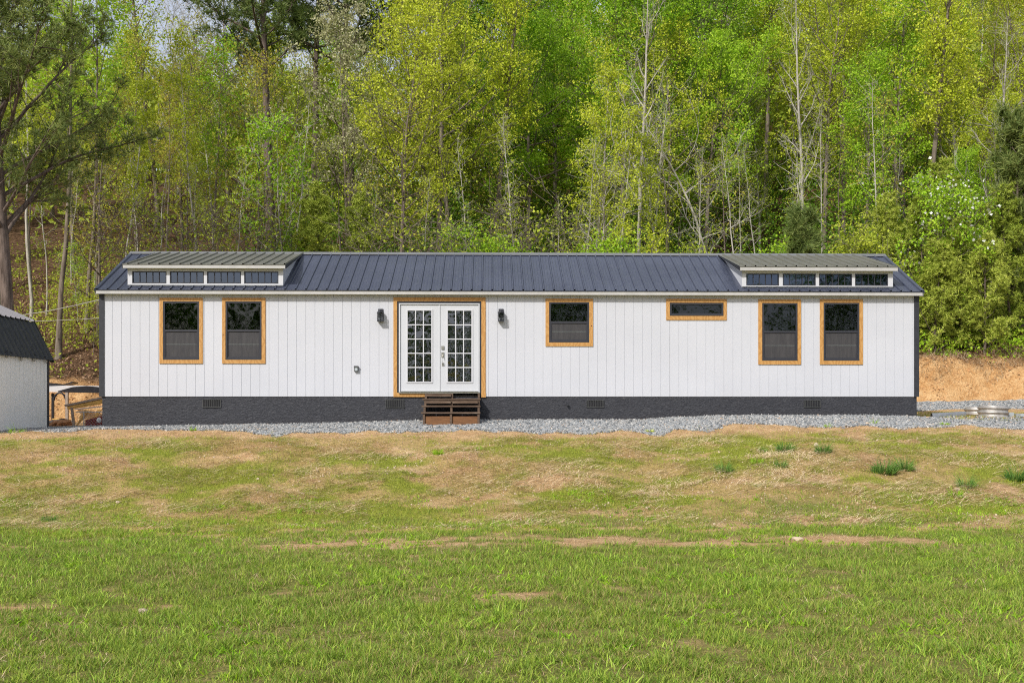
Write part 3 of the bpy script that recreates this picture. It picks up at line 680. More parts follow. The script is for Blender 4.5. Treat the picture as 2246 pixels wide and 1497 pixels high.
mb.prism([(-RX - .01, yc - .13, zr - .044), (-RX - .01, yc - .02, zr + .026), (-RX - .01, yc + .02, zr + .026), (-RX - .01, yc + .13, zr - .044), (-RX - .01, yc + .13, zr - .036), (-RX - .01, yc + .02, zr + .034), (-RX - .01, yc - .02, zr + .034), (-RX - .01, yc - .13, zr - .036)][::-1], (2 * RX + .02, 0, 0))
mb.build('ridge_cap', M['cap'], roof)
for s in (-1, 1):
    mb = MB()
    for y0_, y1_ in ((YE, yc), (DEP + .17, yc)):
        q = [(s * (RX - .075), y0_, ZE + .021), (s * (RX + .012), y0_, ZE + .021), (s * (RX + .012), y1_, zr + .021), (s * (RX - .075), y1_, zr + .021)]
        mb.face(*(q if (s > 0) == (y0_ < yc) else q[::-1]))
        mb.prism([(s * (RX + .004), y0_, ZE - .05), (s * (RX + .004), y1_, zr - .05), (s * (RX + .004), y1_, zr + .02), (s * (RX + .004), y0_, ZE + .02)], (s * .008, 0, 0))
    mb.build('rake_flashing', M['roof'], roof)

# dormers
DW = [((281.5, 620), (268.5, 626), [(290.5, 365), (373, 447), (454.5, 528.5), (536, 610.5)], (595.5, 621.3), (579.5, 588)),
      ((1628.5, 1957), (1622.5, 1970), [(1637, 1708), (1717, 1788.5), (1796.5, 1868), (1875.5, 1947)], (600.5, 626.3), (584.5, 593.5))]
for (wa, wb), (fa0, fb0), wl, (wy0, wy1), (fy0, fy1) in DW:
    x0 = at(wa, 610, -.012)[0]; x1 = at(wb, 610, -.012)[0]; xa = at(fa0, 585, -.16)[0]; xb = at(fb0, 585, -.16)[0]
    mid = (wa + wb) / 2; ztop = at(mid, fy0, -.16)[2]; zfb = at(mid, fy1, -.16)[2]; zw0 = at(mid, wy1, -.012)[2]; zw1 = at(mid, wy0, -.012)[2]
    zb0 = roof_z(0) + .012; yr = 2.10; zrr = roof_z(yr) + .012
    hs = [(at(a, 610, -.012)[0], at(b, 610, -.012)[0]) for a, b in wl]
    d = MB(); xs_ = sorted({x0, x1} | {v for h_ in hs for v in h_}); zs_ = [zb0 - .0, zw0, zw1, ztop - .03]
    for i in range(len(xs_) - 1):
        for j in range(3):
            m = (xs_[i] + xs_[i + 1]) / 2
            if j == 1 and any(a < m < b for a, b in hs): continue
            d.box(xs_[i], xs_[i + 1], 0, .05, zs_[j], zs_[j + 1])
    zt = lambda y: ztop - .02 + (y + .16) * (zrr - ztop) / (yr + .16)
    for xx, s in ((x0, 1), (x1, -1)):     # cheeks
        d.prism([(xx, .05, roof_z(.05)), (xx, yr - .02, zt(yr) - .01), (xx, .05, zt(.05) - .01)], (s * .02, 0, 0))
    dm = d.build('dormer', M['siding'], house)
    t_ = MB()                               # flat white boards round the windows
    t_.box(x0 - .012, x1 + .012, -.022, -.002, zb0 + .022, zw0 - .004); t_.box(x0 - .012, x1 + .012, -.022, -.002, zw1 + .004, zfb + .03)
    ed = [x0 - .012] + [v for h_ in hs for v in (h_[0] - .004, h_[1] + .004)] + [x1 + .012]
    for i in range(0, len(ed), 2): t_.box(ed[i], ed[i + 1], -.022, -.002, zw0 - .004, zw1 + .004)
    t_.build('dormer_trim', M['white'], dm)
    r_ = MB(); ribbed(r_, xa, xb, -.17, ztop, yr, zrr, .012, first=xa + .10); r_.build('dormer_roof', M['droof'], dm)
    f_ = MB(); f_.box(xa + .004, xb - .004, -.16, -.14, zfb, ztop - .013); f_.box(xa + .02, xb - .02, -.1395, 0.0, zfb + .012, zfb + .024); f_.build('dormer_fascia', M['fascia'], dm)
    for xx, s in ((xa, -1), (xb, 1)):
        k_ = MB(); w_ = MB(); za = ztop - .012; zb_ = zrr - .012
        k_.prism([(xx - s * .006, -.165, za - .085), (xx - s * .006, yr - .1, zb_ - .02), (xx - s * .006, yr, zb_ + .02), (xx - s * .006, -.165, za + .016)], (s * .012, 0, 0))
        w_.prism([(xx - s * .012, -.155, za - .096), (xx - s * .012, yr - .25, zb_ - .075), (xx - s * .012, yr - .25, zb_ - .062), (xx - s * .012, -.155, za - .0855)], (s * .012, 0, 0))
        k_.build('rake_trim', M['black'], dm); w_.build('rake_underside', M['white'], dm)
    for a, b in hs:
        v = MB(); z0, z1 = zw0, zw1; q = .016
        v.box(a, b, -.026, .03, z1 - q, z1); v.box(a, b, -.026, .03, z0, z0 + q); v.box(a, a + q, -.0255, .03, z0 + q, z1 - q); v.box(b - q, b, -.0255, .03, z0 + q, z1 - q)
        for i in range(1, 5):
            xx = a + q + (b - a - 2 * q) * i / 5; v.box(xx - .007, xx + .007, -.018, .0, z0 + q, z1 - q)
        wn = v.build('dormer_window', M['vinyl'], house)
        g_ = MB(); g_.box(a + q, b - q, .002, .006, z0 + q, z1 - q); g_.build('pane', M['dglass'], wn)

# windows
for (cas, frm, kind, _), lb in zip(WINS, range(6)):
    x0, x1, z0, z1 = rect(frm); c0, c1, cz0, cz1 = rect(cas)
    v = MB(); q = .036 if kind == 'hung' else .04
    v.box(x0 + .004, x1 - .004, -.012, .07, z1 - q, z1 - .004); v.box(x0 + .004, x1 - .004, -.02, .07, z0 + .004, z0 + q)
    v.box(x0 + .004, x0 + q, -.0115, .07, z0 + q, z1 - q); v.box(x1 - q, x1 - .004, -.0115, .07, z0 + q, z1 - q)
    zm = (z0 + z1) / 2 + (.0 if kind == 'hung' else 0)
    if kind == 'hung':
        v.box(x0 + q, x1 - q, -.004, .05, zm - .022, zm + .022)
        v.box(x0 + q, x0 + q + .022, .004, .05, z0 + q, zm - .022); v.box(x1 - q - .022, x1 - q, .004, .05, z0 + q, zm - .022); v.box(x0 + q + .022, x1 - q - .022, .004, .05, z0 + q, z0 + q + .03)
    else:
        v.box(x0 + q, x1 - q, .01, .05, z1 - q - .012, z1 - q); v.box(x0 + q, x1 - q, .0, .05, z0 + q, z0 + q + .02)
    wn = v.build('window', M['vinyl'], house)
    e = .0
    k = MB()
    k.box(c0, c1, -.020, -.001, z1 + .002, cz1); k.box(c0, c1, -.020, -.001, cz0, z0 - .002)
    k.box(c0, x0 - .002, -.019, -.001, z0 - .0015, z1 + .0015); k.box(x1 + .002, c1, -.019, -.001, z0 - .0015, z1 + .0015)
    cs = k.build('casing', M['pine'], wn)
    if kind == 'hung':
        g_ = MB(); g_.box(x0 + q, x1 - q, .022, .026, zm + .022, z1 - q); g_.build('pane', M['glass'], wn)
        g_ = MB(); g_.box(x0 + q + .02, x1 - q - .02, .040, .044, z0 + q + .03, zm - .022); g_.build('pane', M['glass'], wn)
        s_ = MB(); s_.box(x0 + q, x1 - q, .014, .016, z0 + q, zm - .022); s_.build('insect_screen', M['screen'], wn)
        m_ = MB(); za, zb_ = zm + .022, z1 - q
        for i in (1, 2):
            xx = x0 + q + (x1 - x0 - 2 * q) * i / 3; m_.box(xx - .004, xx + .004, .0285, .033, za, zb_)
        m_.box(x0 + q, x1 - q, .0275, .034, (za + zb_) / 2 - .0035, (za + zb_) / 2 + .0035)
        m_.box(x1 - q - .006, x1 - q, .0275, .033, za, zb_)
        zl = (z0 + q + zm) / 2; m_.box(x0 + q + .02, x1 - q - .02, .0105, .0118, zl - .002, zl + .002)
        m_.build('grille', M['muntin'], wn)
    else:
        g_ = MB(); g_.box(x0 + q, x1 - q, .022, .026, z0 + q, z1 - q); g_.build('pane', M['glass'], wn)
        m_ = MB()
        for i in (1, 2, 3):
            xx = x0 + q + (x1 - x0 - 2 * q) * i / 4; m_.box(xx - .005, xx + .005, .0285, .033, z0 + q, z1 - q)
        m_.build('grille', M['vinyl'], wn)

# french doors
X = lambda px: at(px, 760, 0)[0]
Zp = lambda py: at(960, py, 0)[2]
k = MB(); c0, c1 = X(863), X(1065); zt = Zp(652)
k.box(c0, c1, -.020, -.001, Zp(660.5), zt); k.box(c0, X(871), -.019, -.001, Zp(861), Zp(660.5)); k.box(X(1055.8), c1, -.019, -.001, Zp(861), Zp(660.5))
k.box(c0, X(933), -.0205, -.001, Zp(870), Zp(861)); k.box(X(1055.5), X(1065.5), -.0205, -.001, Zp(871), Zp(861))
k.build('door_casing', M['pine'], house)
k = MB(); k.box(X(871.2), X(877.2), -.006, .1, ZB, Zp(661)); k.box(X(1050.5), X(1055.6), -.006, .1, ZB, Zp(661)); k.box(X(877.2), X(1050.5), -.006, .1, Zp(666), Zp(661)); k.build('door_surround', M['black'], house)
k = MB(); k.box(X(875), X(877.8), -.014, .09, Zp(860), Zp(666)); k.box(X(1049.6), X(1052), -.014, .09, Zp(860), Zp(666)); k.box(X(875), X(1052), -.0145, .09, Zp(667.5), Zp(665))
jm = k.build('door_frame', M['door'], house)
k = MB(); k.box(X(875), X(1052.5), -.06, .09, Zp(862), Zp(859.2)); k.build('threshold', M['nickel'], jm)
for (a, b, ga, gb, right) in ((878, 964, 894, 946, 0), (965.6, 1049.4, 982, 1034, 1)):
    x0, x1 = X(a), X(b); z0, z1 = Zp(857.5), Zp(667.8); g0, g1_ = X(ga), X(gb); h0, h1 = Zp(836.5), Zp(681)
    d = MB(); y0_, y1_ = .012, .05
    d.box(x0, g0, y0_, y1_, z0, z1); d.box(g1_, x1, y0_, y1_, z0, z1); d.box(g0, g1_, y0_, y1_, z0, h0); d.box(g0, g1_, y0_, y1_, h1, z1)
    if not right: d.box(X(962.2), X(965.2), .0, .0118, z0, z1)
    dr = d.build('french_door', M['door'], house)
    l_ = MB(); q = .030
    l_.box(g0 - q, g1_ + q, -.004, .0115, h1, h1 + q); l_.box(g0 - q, g1_ + q, -.004, .0115, h0 - q, h0); l_.box(g0 - q, g0, -.004, .0115, h0, h1); l_.box(g1_, g1_ + q, -.004, .0115, h0, h1)
    l_.build('lite_frame', M['white'], dr)
    m_ = MB(); cols = [g0 + (g1_ - g0) * i / 3 for i in (1, 2)]
    for xx in cols: m_.box(xx - .011, xx + .011, -.001, .03, h0, h1)
    ce = [g0] + [v for xx in cols for v in (xx - .011, xx + .011)] + [g1_]
    for i in range(1, 5):
        zz_ = h0 + (h1 - h0) * i / 5
        for j in range(0, 6, 2): m_.box(ce[j], ce[j + 1], 0, .03, zz_ - .011, zz_ + .011)
    m_.build('muntins', M['white'], dr)
    g_ = MB(); g_.box(g0, g1_, .016, .020, h0, h1); g_.build('pane', M['doorglass'], dr)
    if right:
        hx = X(971)
        p_ = MB(); p_.box(hx - .032, hx + .032, -.006, .0118, Zp(766), Zp(758)); p_.lathe((hx, 0, 0), [], 3) if False else None
        p_.tube([(hx, -.004, Zp(762)), (hx, -.028, Zp(762))], .022, 14); p_.build('deadbolt', M['nickel'], dr)
        p_ = MB(); p_.box(hx - .03, hx + .03, -.006, .0118, Zp(783), Zp(772)); p_.box(hx - .02, hx + .02, -.006, .0118, Zp(801.5), Zp(795))
        p_.tube([(hx, -.006, Zp(779)), (hx, -.05, Zp(781)), (hx, -.055, Zp(788)), (hx, -.05, Zp(796)), (hx, -.006, Zp(798))], .009, 8); p_.build('handle', M['nickel'], dr)
# curtain inside the right door
x0, x1 = X(1020), X(1042); V = MB(); nn_ = 14; z0, z1 = Zp(838), Zp(700); rows = []
for j in range(10):
    t = j / 9; z = z0 + (z1 - z0) * t; xl = X(1020 + 13 * t)
    rows.append([(xl + (x1 - xl) * i / nn_, .17 + .02 * math.sin(i * 1.9), z) for i in range(nn_ + 1)])
for j in range(9):
    for i in range(nn_): V.face(rows[j][i], rows[j][i + 1], rows[j + 1][i + 1], rows[j + 1][i])
tag(V.build('curtain', M['curtain'], origin=(X(1035), .17, z0), smooth=True), 'pale green curtain hanging inside the right french door', 'curtain')

# wall lanterns
def lantern(px, label):
    x, _, z = at(px, 692, -.06); R_ = empty('wall_lantern', (x, 0, z - .14))
    tag(R_, label, 'wall lamp', 'black lanterns flanking the french doors')
    yb_ = -.085
    p_ = MB(); p_.box(x - .055, x + .055, -.02, -.001, z - .03, z + .155); p_.box(x - .012, x + .012, yb_, -.02, z + .105, z + .125); p_.build('back_plate', M['black'], R_)
    c_ = MB(); c_.lathe((x, yb_, z), [(.001, .135), (.03, .125), (.08, .068), (.082, .060), (.001, .060)], 4)
    hood = c_.build('hood', M['black'], R_)
    b_ = MB(); s = .062
    for sx in (-1, 1):
        for sy in (-1, 1): b_.box(x + sx * s - .005, x + sx * s + .005, yb_ + sy * s - .005, yb_ + sy * s + .005, z - .12, z + .062)
    for zz_ in (-.13, -.092): b_.box(x - s - .006, x + s + .006, yb_ - s - .006, yb_ + s + .006, z + zz_, z + zz_ + (.014 if zz_ < -.1 else .006)) if zz_ < -.1 else [b_.box(x - s, x + s, yb_ + q * s - .004, yb_ + q * s + .004, z + zz_, z + zz_ + .008) for q in (-1, 1)]
    b_.tube([(x, yb_, z - .145), (x, yb_, z - .13)], .012, 8); b_.build('cage', M['black'], R_)
    g_ = MB(); g_.box(x - .052, x + .052, yb_ - .052, yb_ + .052, z - .112, z + .055); g_.build('glass', M['lampglass'], R_)
    f_ = MB(); f_.tube([(x, yb_, z - .112), (x, yb_, z - .03)], .012, 8); f_.tube([(x, yb_, z - .03), (x, yb_, z + .0), (x, yb_, z + .05)], [.012, .018, .006], 8); f_.build('candle_bulb', M['black'], R_)
    return R_
lantern(834.5, 'black wall lantern left of the french doors')
lantern(1099, 'black wall lantern right of the french doors')
x, _, z = at(781.5, 808.5, -.03); v = MB(); v.box(x - .045, x + .045, -.055, -.001, z - .06, z + .06); v.box(x - .05, x + .05, -.062, -.055, z + .03, z + .065)
R_ = v.build('outlet_box', M['greymetal'], origin=(x, 0, z)); tag(R_, 'grey outlet box on the white wall left of the lantern', 'outlet box')
v = MB(); v.box(x - .03, x + .03, -.066, -.0555, z - .045, z + .02); v.build('cover', M['slate'], R_)

# wooden steps
ST = empty('wooden_steps', (X(990), -.4, g1(X(990), -.4))); tag(ST, 'open weathered wooden steps below the french doors', 'steps')
tz = [at(990, py, Y_)[2] for py, Y_ in ((875, -.25), (890.3, -.50), (905, -.75))]; ty = [-.27, -.52, -.77]
xl, xr = X(932), X(1051)
for (z_, y_) in zip(tz, ty):
    m_ = MB(); m_.box(xl - .04, xr + .03, y_, y_ + .27, z_ - .017, z_ + .017); m_.build('tread', M['lumber'], ST)
for cxp, nm in ((xl, 'stringer'), ((xl + xr) / 2 - .02, 'stringer'), (xr - .03, 'stringer')):
    m_ = MB(); gz = -.22
    poly = [(cxp, -.02, gz), (cxp, ty[2] + .02, gz), (cxp, ty[2] + .02, tz[2] - .018), (cxp, ty[1] + .02, tz[2] - .018), (cxp, ty[1] + .02, tz[1] - .018), (cxp, ty[0] + .02, tz[1] - .018), (cxp, ty[0] + .02, tz[0] - .018), (cxp, -.06, tz[0] - .018), (cxp, -.06, Zp(863)), (cxp, -.022, Zp(863))]
    m_.prism(poly, (.045, 0, 0)); m_.build('stringer', M['lumber'], ST)
m_ = MB(); m_.box(xl + .046, (xl + xr) / 2 - .021, ty[2] + .05, ty[2] + .085, -.2, at(990, 912.5, -.75)[2]); m_.box((xl + xr) / 2 + .026, xr - .031, ty[2] + .05, ty[2] + .085, -.2, at(990, 912.5, -.75)[2]); m_.build('bottom_riser', M['redlumber'], ST)
m_ = MB(); m_.box(xl + .046, (xl + xr) / 2 - .021, -.10, -.065, tz[0] + .06, tz[0] + .12); m_.box(xl + .046, (xl + xr) / 2 - .021, -.30, -.265, tz[1] + .06, tz[1] + .12); m_.box((xl + xr) / 2 + .026, xr - .031, -.30, -.265, tz[1] + .06, tz[1] + .12); m_.build('cleat', M['lumber'], ST)

# ------------------------------------------------------------ shed at the left edge
def ad(px, py, d): return atd(px, d, py)
# the shed's wall that faces right runs away from the viewer
pn = ad(0, 944, 22.1); pf = ad(106, 946, 24.4)
dxs, dys = pf[0] - pn[0], pf[1] - pn[1]; L_ = math.hypot(dxs, dys); ux, uy = dxs / L_, dys / L_; nxs, nys = uy, -ux
def SP(s, o, z): return (pf[0] - ux * s - nxs * o, pf[1] - uy * s - nys * o, z)   # s: distance from the far corner, o: inwards
zg = -.33; zfe = ad(106, 780, 24.4)[2]; zne = ad(0, 768, 22.1)[2]; SL = (zne - zfe) / L_
LS = 3.4
shed = empty('garden_shed', SP(1.7, 1.8, zg)); tag(shed, 'grey white gambrel shed with dark metal roof at the left edge', 'shed')
m_ = MB()
def ze(s): return zfe + SL * s
s = 0; edges = []
while s < LS: edges.append(s); s += .2032
edges.append(LS)
for a, b in zip(edges[:-1], edges[1:]):
    m_.face(SP(a + .012, 0, zg - .1), SP(a + .012, 0, ze(a)), SP(b - .008, 0, ze(b)), SP(b - .008, 0, zg - .1))
    m_.face(SP(b - .008, 0, zg - .1), SP(b - .008, 0, ze(b)), SP(b + .012, .018, ze(b)), SP(b + .012, .018, zg - .1))
m_.face(SP(0, .02, zg - .1), SP(0, .02, ze(0)), SP(LS, .02, ze(LS)), SP(LS, .02, zg - .1))
Wd = 3.6
k1 = (.40, ad(79.5, 708.6, 24.6)[2] - zfe); k2 = (Wd / 2, k1[1] + .62)
for s_ in (0, LS):
    m_.face(SP(s_, 0, zg - .1), SP(s_, Wd, zg - .1), SP(s_, Wd, ze(s_)), SP(s_, Wd - k1[0], ze(s_) + k1[1]), SP(s_, k2[0], ze(s_) + k2[1]), SP(s_, k1[0], ze(s_) + k1[1]), SP(s_, 0, ze(s_)))
m_.face(SP(0, Wd, zg - .1), SP(LS, Wd, zg - .1), SP(LS, Wd, ze(LS)), SP(0, Wd, ze(0)))
m_.build('siding', M['shed'], shed)
m_ = MB()
for s0 in (-.02, LS - .08):
    m_.prism([SP(s0, -.015, zg - .08), SP(s0 + .085, -.015, zg - .08), SP(s0 + .085, -.015, ze(s0)), SP(s0, -.015, ze(s0))], (-nxs * .03, -nys * .03, 0))
m_.build('corner_trim', M['black'], shed)
def sroof(mb, o0, z0, o1, z1, sA, sB, lift=0):
    prof = []; s = sA; first = True
    while s < sB:
        prof += [(s, 0), (s + .10, 0), (s + .12, .034), (s + .15, .034), (s + .17, 0)]; s += .2286
    prof.append((sB, 0)); n0 = len(mb.v)
    nn = math.hypot(o1 - o0, z1 - z0); no, nz_ = -(z1 - z0) / nn, (o1 - o0) / nn
    for s, h_ in prof:
        mb.v += [SP(s, o0 + no * h_, ze(s) + z0 + nz_ * h_ + lift), SP(s, o1 + no * h_, ze(s) + z1 + nz_ * h_ + lift)]
    for i in range(len(prof) - 1):
        a = n0 + 2 * i; mb.f.append((a, a + 1, a + 3, a + 2))
m_ = MB(); sroof(m_, -.09, -.11, k1[0] - .02, k1[1] + .01, -.12, LS + .1); m2 = MB(); sroof(m2, Wd + .09, -.11, Wd - k1[0] + .02, k1[1] + .01, -.12, LS + .1)
m_.prism([SP(-.13, -.10, ze(-.1) - .15), SP(-.13, k1[0] - .03, ze(-.1) + k1[1] + .03), SP(-.13, k1[0] + .06, ze(-.1) + k1[1] + .03), SP(-.13, -.0, ze(-.1) - .15)], (-ux * .03, -uy * .03, 0))
m_.build('lower_roof', M['shedroof'], shed); m2.build('lower_roof', M['shedroof'], shed)
m_ = MB(); sroof(m_, k1[0] - .06, k1[1] + .015, k2[0], k2[1] + .04, -.14, LS + .1, .01); sroof(m_, Wd - k1[0] + .06, k1[1] + .015, k2[0], k2[1] + .04, -.14, LS + .1, .01)
m_.build('upper_roof', M['shedtop'], shed)

# string lights under the shed eave
sl = empty('string_lights', SP(1.2, -.06, ze(1.2) - .12)); tag(sl, 'black string lights with clear bulbs under the shed eave', 'string lights')
pts = []; hang = []
for px, py in ((14, 776), (46.5, 783), (74, 784), (103, 789)):
    d = 22.1 + (24.4 - 22.1) * px / 106; hang.append(ad(px, py, d - .15))
wp = []
for i, h_ in enumerate(hang):
    top = (h_[0], h_[1], h_[2] + .075)
    wp.append(top)
    if i < 3:
        q = hang[i + 1]; wp.append(((h_[0] + q[0]) / 2, (h_[1] + q[1]) / 2, (h_[2] + q[2]) / 2 + .055))
m_ = MB(); m_.tube([SP(2.6, -.06, ze(2.6) - .1)] + wp, .006, 5); m_.build('cord', M['black'], sl)
for h_ in hang:
    m_ = MB(); m_.tube([(h_[0], h_[1], h_[2] + .075), (h_[0], h_[1], h_[2] + .03), (h_[0], h_[1], h_[2] + .0)], [.004, .012, .026], 8); m_.build('socket', M['black'], sl)
    b_ = MB(); b_.lathe((h_[0], h_[1], h_[2] - .05), [(.001, -.035), (.022, -.028), (.032, 0), (.024, .03), (.012, .05)], 10); b_.build('bulb', M['bulb'], sl, smooth=True)

# cables from the house to the left
def cable(a, b, sag, r, label):
    pts = [(a[0] + (b[0] - a[0]) * t, a[1] + (b[1] - a[1]) * t, a[2] + (b[2] - a[2]) * t - sag * 4 * t * (1 - t)) for t in np.linspace(0, 1, 24)]
    m_ = MB(); m_.tube(pts, r, 5); tag(m_.build('utility_cable', M['wire'], origin=a), label, 'cable')
cable(ad(221, 656, 24.0), ad(-260, 684, 33), .35, .011, 'upper grey cable running from the house corner over the shed')
cable(ad(221, 697, 24.6), ad(-300, 672, 36), .25, .007, 'lower thin cable running from the house towards the left pine')

# ------------------------------------------------------------ clutter between shed and house
def bar(mb, a, b, w_, t_):
    a = np.array(a, float); b = np.array(b, float); d = (b - a); d /= np.linalg.norm(d)
    s = np.cross(d, [0, 0, 1.]); s = s / (np.linalg.norm(s) + 1e-9) if np.linalg.norm(s) > .05 else np.array([1., 0, 0]); u = np.cross(s, d)
    P_ = [a - s * w_ / 2 - u * t_ / 2, a + s * w_ / 2 - u * t_ / 2, a + s * w_ / 2 + u * t_ / 2, a - s * w_ / 2 + u * t_ / 2]
    mb.prism([tuple(p) for p in P_], tuple(b - a))
Dc = 27.5; gzc = g1(-10.5, 4)
lt = empty('lean_to', (ad(150, 900, Dc)[0], ad(150, 900, Dc)[1], gzc)); tag(lt, 'low black framed lean-to with pale roof between shed and house', 'lean-to')
m_ = MB(); a = ad(147, 860, Dc); m_.box(a[0] - .033, a[0] + .033, a[1] - .033, a[1] + .033, gzc - .1, a[2]); m_.build('post', M['greywood'], lt)
m_ = MB(); a = ad(116, 862, Dc + .6); m_.box(a[0] - .03, a[0] + .03, a[1] - .03, a[1] + .03, gzc - .1, a[2]); m_.build('post', M['tarp'], lt)
m_ = MB(); pts = []
a0 = ad(127, 857, Dc); a1 = ad(160, 848, Dc); a2 = ad(190, 846, Dc); a3 = ad(235, 850, Dc)
lo = [ad(127, 859, Dc), ad(145, 860, Dc), ad(190, 861, Dc), ad(235, 862, Dc)]
m_.prism([a0, lo[0], lo[1], lo[2], lo[3], a3, a2, a1], (0, .08, 0)); m_.build('front_beam', M['tarp'], lt)
m_ = MB(); q0 = ad(100, 856, Dc + .1); q1 = ad(128, 857, Dc + .05); q2 = ad(172, 845, Dc + 1.6); q3 = ad(100, 845, Dc + 1.6)
m_.prism([q0, q1, q2, q3], (0, 0, -.03)); q1 = ad(128, 857, Dc + .1); q3 = ad(232, 850, Dc + .1); q4 = ad(232, 846, Dc + 1.6); m_.prism([q1, q3, q4, q2], (0, 0, -.02)); m_.build('roof_panel', M['pvc'], lt)
m_ = MB(); arc = [ad(118 + 27 * (1 - math.cos(t)) / 2 * 1.0, 880 - 19 * math.sin(t), Dc) for t in np.linspace(.1, math.pi - .1, 12)]
m_.tube(arc, .025, 6); m_.build('arched_brace', M['tarp'], lt)
m_ = MB(); q = [ad(98, 838, 29.5), ad(140, 842, 29.5), ad(160, 836, 29.2), ad(158, 839, 29.2), ad(140, 845, 29.5), ad(98, 845, 29.5)]
m_.prism(q, (0, .4, -.02)); tag(m_.build('tarp', M['tarp'], origin=q[0]), 'black tarp lying behind the pale lean-to roof', 'tarp')
# sawhorse-like timber frame
m0 = ad(160, 895, 26.3); tf = empty('timber_frame', (m0[0], m0[1], g1(m0[0], m0[1]))); tag(tf, 'sloping timber frame leaning beside the house foundation', 'timber frame')
for (pa, pb, w_, t_, mt) in (((146, 889, 26.3), (232, 871, 26.0), .16, .05, 'greywood'), ((150, 893, 26.6), (232, 879, 26.4), .10, .10, 'yellowwood'), ((158, 893, 26.2), (164, 942, 26.2), .09, .05, 'greywood'), ((164, 897, 26.9), (232, 890, 26.9), .04, .03, 'pvc')):
    m_ = MB(); bar(m_, ad(*pa), ad(*pb), w_, t_) if abs(pa[0] - pb[0]) > 20 else m_.prism([ad(pa[0] - 4, pa[1], pa[2]), ad(pa[0] + 1, pa[1], pa[2]), ad(pb[0] + 1, pb[1], pb[2]), ad(pb[0] - 4, pb[1], pb[2])], (0, .05, 0))
    m_.build('board', M[mt], tf)
m_ = MB(); m_.tube([ad(166, 936, 26.9), ad(190, 902, 27.0)], [.02, .055], 8); m_.tube([ad(177, 918, 27), ad(191, 901, 27.0)], .06, 8); tag(m_.build('wood_pole', M['yellowwood'], origin=ad(166, 936, 26.9)), 'yellow round pole leaning under the timber frame', 'pole')
m_ = MB(); m_.prism([ad(199, 928, 27.2), ad(205, 928, 27.2), ad(222, 898, 27.2), ad(214, 898, 27.2)], (0, .06, 0)); tag(m_.build('plank', M['yellowwood'], origin=ad(200, 928, 27.2)), 'wide yellow plank leaning behind the red box', 'plank')
a = ad(187, 940, 25.6); b = ad(236, 920, 25.6); rb = MB(); rb.box(a[0], b[0], a[1], a[1] + .4, a[2] - .1, b[2]); rb.prism([(b[0] - .5, a[1] - .003, b[2]), (b[0], a[1] - .003, b[2]), (b[0], a[1] - .003, b[2] + .14)], (0, .3, 0))
RB = rb.build('red_box', M['rust'], origin=(a[0], a[1], a[2])); tag(RB, 'dark red metal box behind chain link beside the foundation', 'box')
m_ = MB(); m_.lathe(ad(217, 922, 25.45), [(.001, -.05), (.05, -.04), (.06, .02), (.03, .07), (.001, .07)], 10); tag(m_.build('plastic_jug', M['plastic'], origin=ad(217, 925, 25.45), smooth=True), 'white plastic jug on the red box', 'jug')
cf = MB(); A = ad(166, 943, 25.3); 
for i in range(-8, 18):
    for sg in (-1, 1):
        x_a = A[0] + i * .075; x_b = x_a + sg * .45
        lo_, hi_ = (x_a, x_b)
        t0, t1 = 0, 1
        xs2 = sorted([x_a, x_b])
        def clipx(xv): return (xv - x_a) / (x_b - x_a)
        ta, tb = sorted((clipx(A[0] + .0), clipx(A[0] + .80))); ta = max(0, ta); tb = min(1, tb)
        if tb > ta + .02: cf.tube([(x_a + (x_b - x_a) * ta, A[1], A[2] + .45 * ta), (x_a + (x_b - x_a) * tb, A[1], A[2] + .45 * tb)], .0028, 3, False)
cf.tube([(A[0], A[1], A[2] + .45), (A[0] + .8, A[1], A[2] + .45)], .012, 6); cf.tube([(A[0] + .2, A[1], A[2] - .1), (A[0] + .2, A[1], A[2] + .45)], .014, 6)
tag(cf.build('chain_link_fence', M['chain'], origin=A), 'low piece of chain link fence beside the foundation', 'fence')
rg = random.Random(3)
fw = [(127 + rg.uniform(-7, 14), 928 + rg.uniform(-14, 12)) for _ in range(26)]
for i, (px, py) in enumerate([(122 + 9 * (k % 4) + rg.uniform(-2, 2), 940 - 5 * (k // 4) + rg.uniform(-1, 1)) for k in range(16)]):
    c = ad(px, py, 27.0 + rg.uniform(-.2, .2)); m_ = MB(); an = rg.uniform(-.5, .5)
    m_.tube([(c[0] - .13 * math.cos(an), c[1] - .13, c[2] - .02), (c[0] + .13 * math.cos(an), c[1] + .1, c[2] + .03)], rg.uniform(.035, .055), 5)
    tag(m_.build('firewood_log', M['firewood'] if i % 3 else M['greywood'], origin=c), 'split log, %s in the %s row of the heap under the lean-to' % (('leftmost', 'second', 'third', 'rightmost')[i % 4], ('bottom', 'second', 'third', 'top')[i // 4]), 'log', 'split logs heaped under the lean-to')
m_ = MB(); a = ad(118, 908, 27.3); b = ad(133, 921, 27.3)
for k_ in range(4): m_.box(a[0], b[0], a[1] - .1, a[1] + .15, b[2] + k_ * .045 - .12, b[2] + k_ * .045 - .09)
m_.box(a[0] + .02, a[0] + .05, a[1] - .08, a[1] + .1, b[2] - .3, b[2] + .045); m_.box(b[0] - .05, b[0] - .02, a[1] - .08, a[1] + .1, b[2] - .3, b[2] + .045)
tag(m_.build('small_crate', M['yellowwood'], origin=(a[0], a[1], b[2])), 'slatted wooden crate on the log heap', 'crate')
m_ = MB(); m_.lathe(ad(139, 932, 27.1), [(.001, .18), (.09, .16), (.13, .08), (.14, -.15)], 12); tag(m_.build('bin', M['tarp'], origin=ad(139, 945, 27.1), smooth=True), 'round black bin beside the log heap', 'bin')

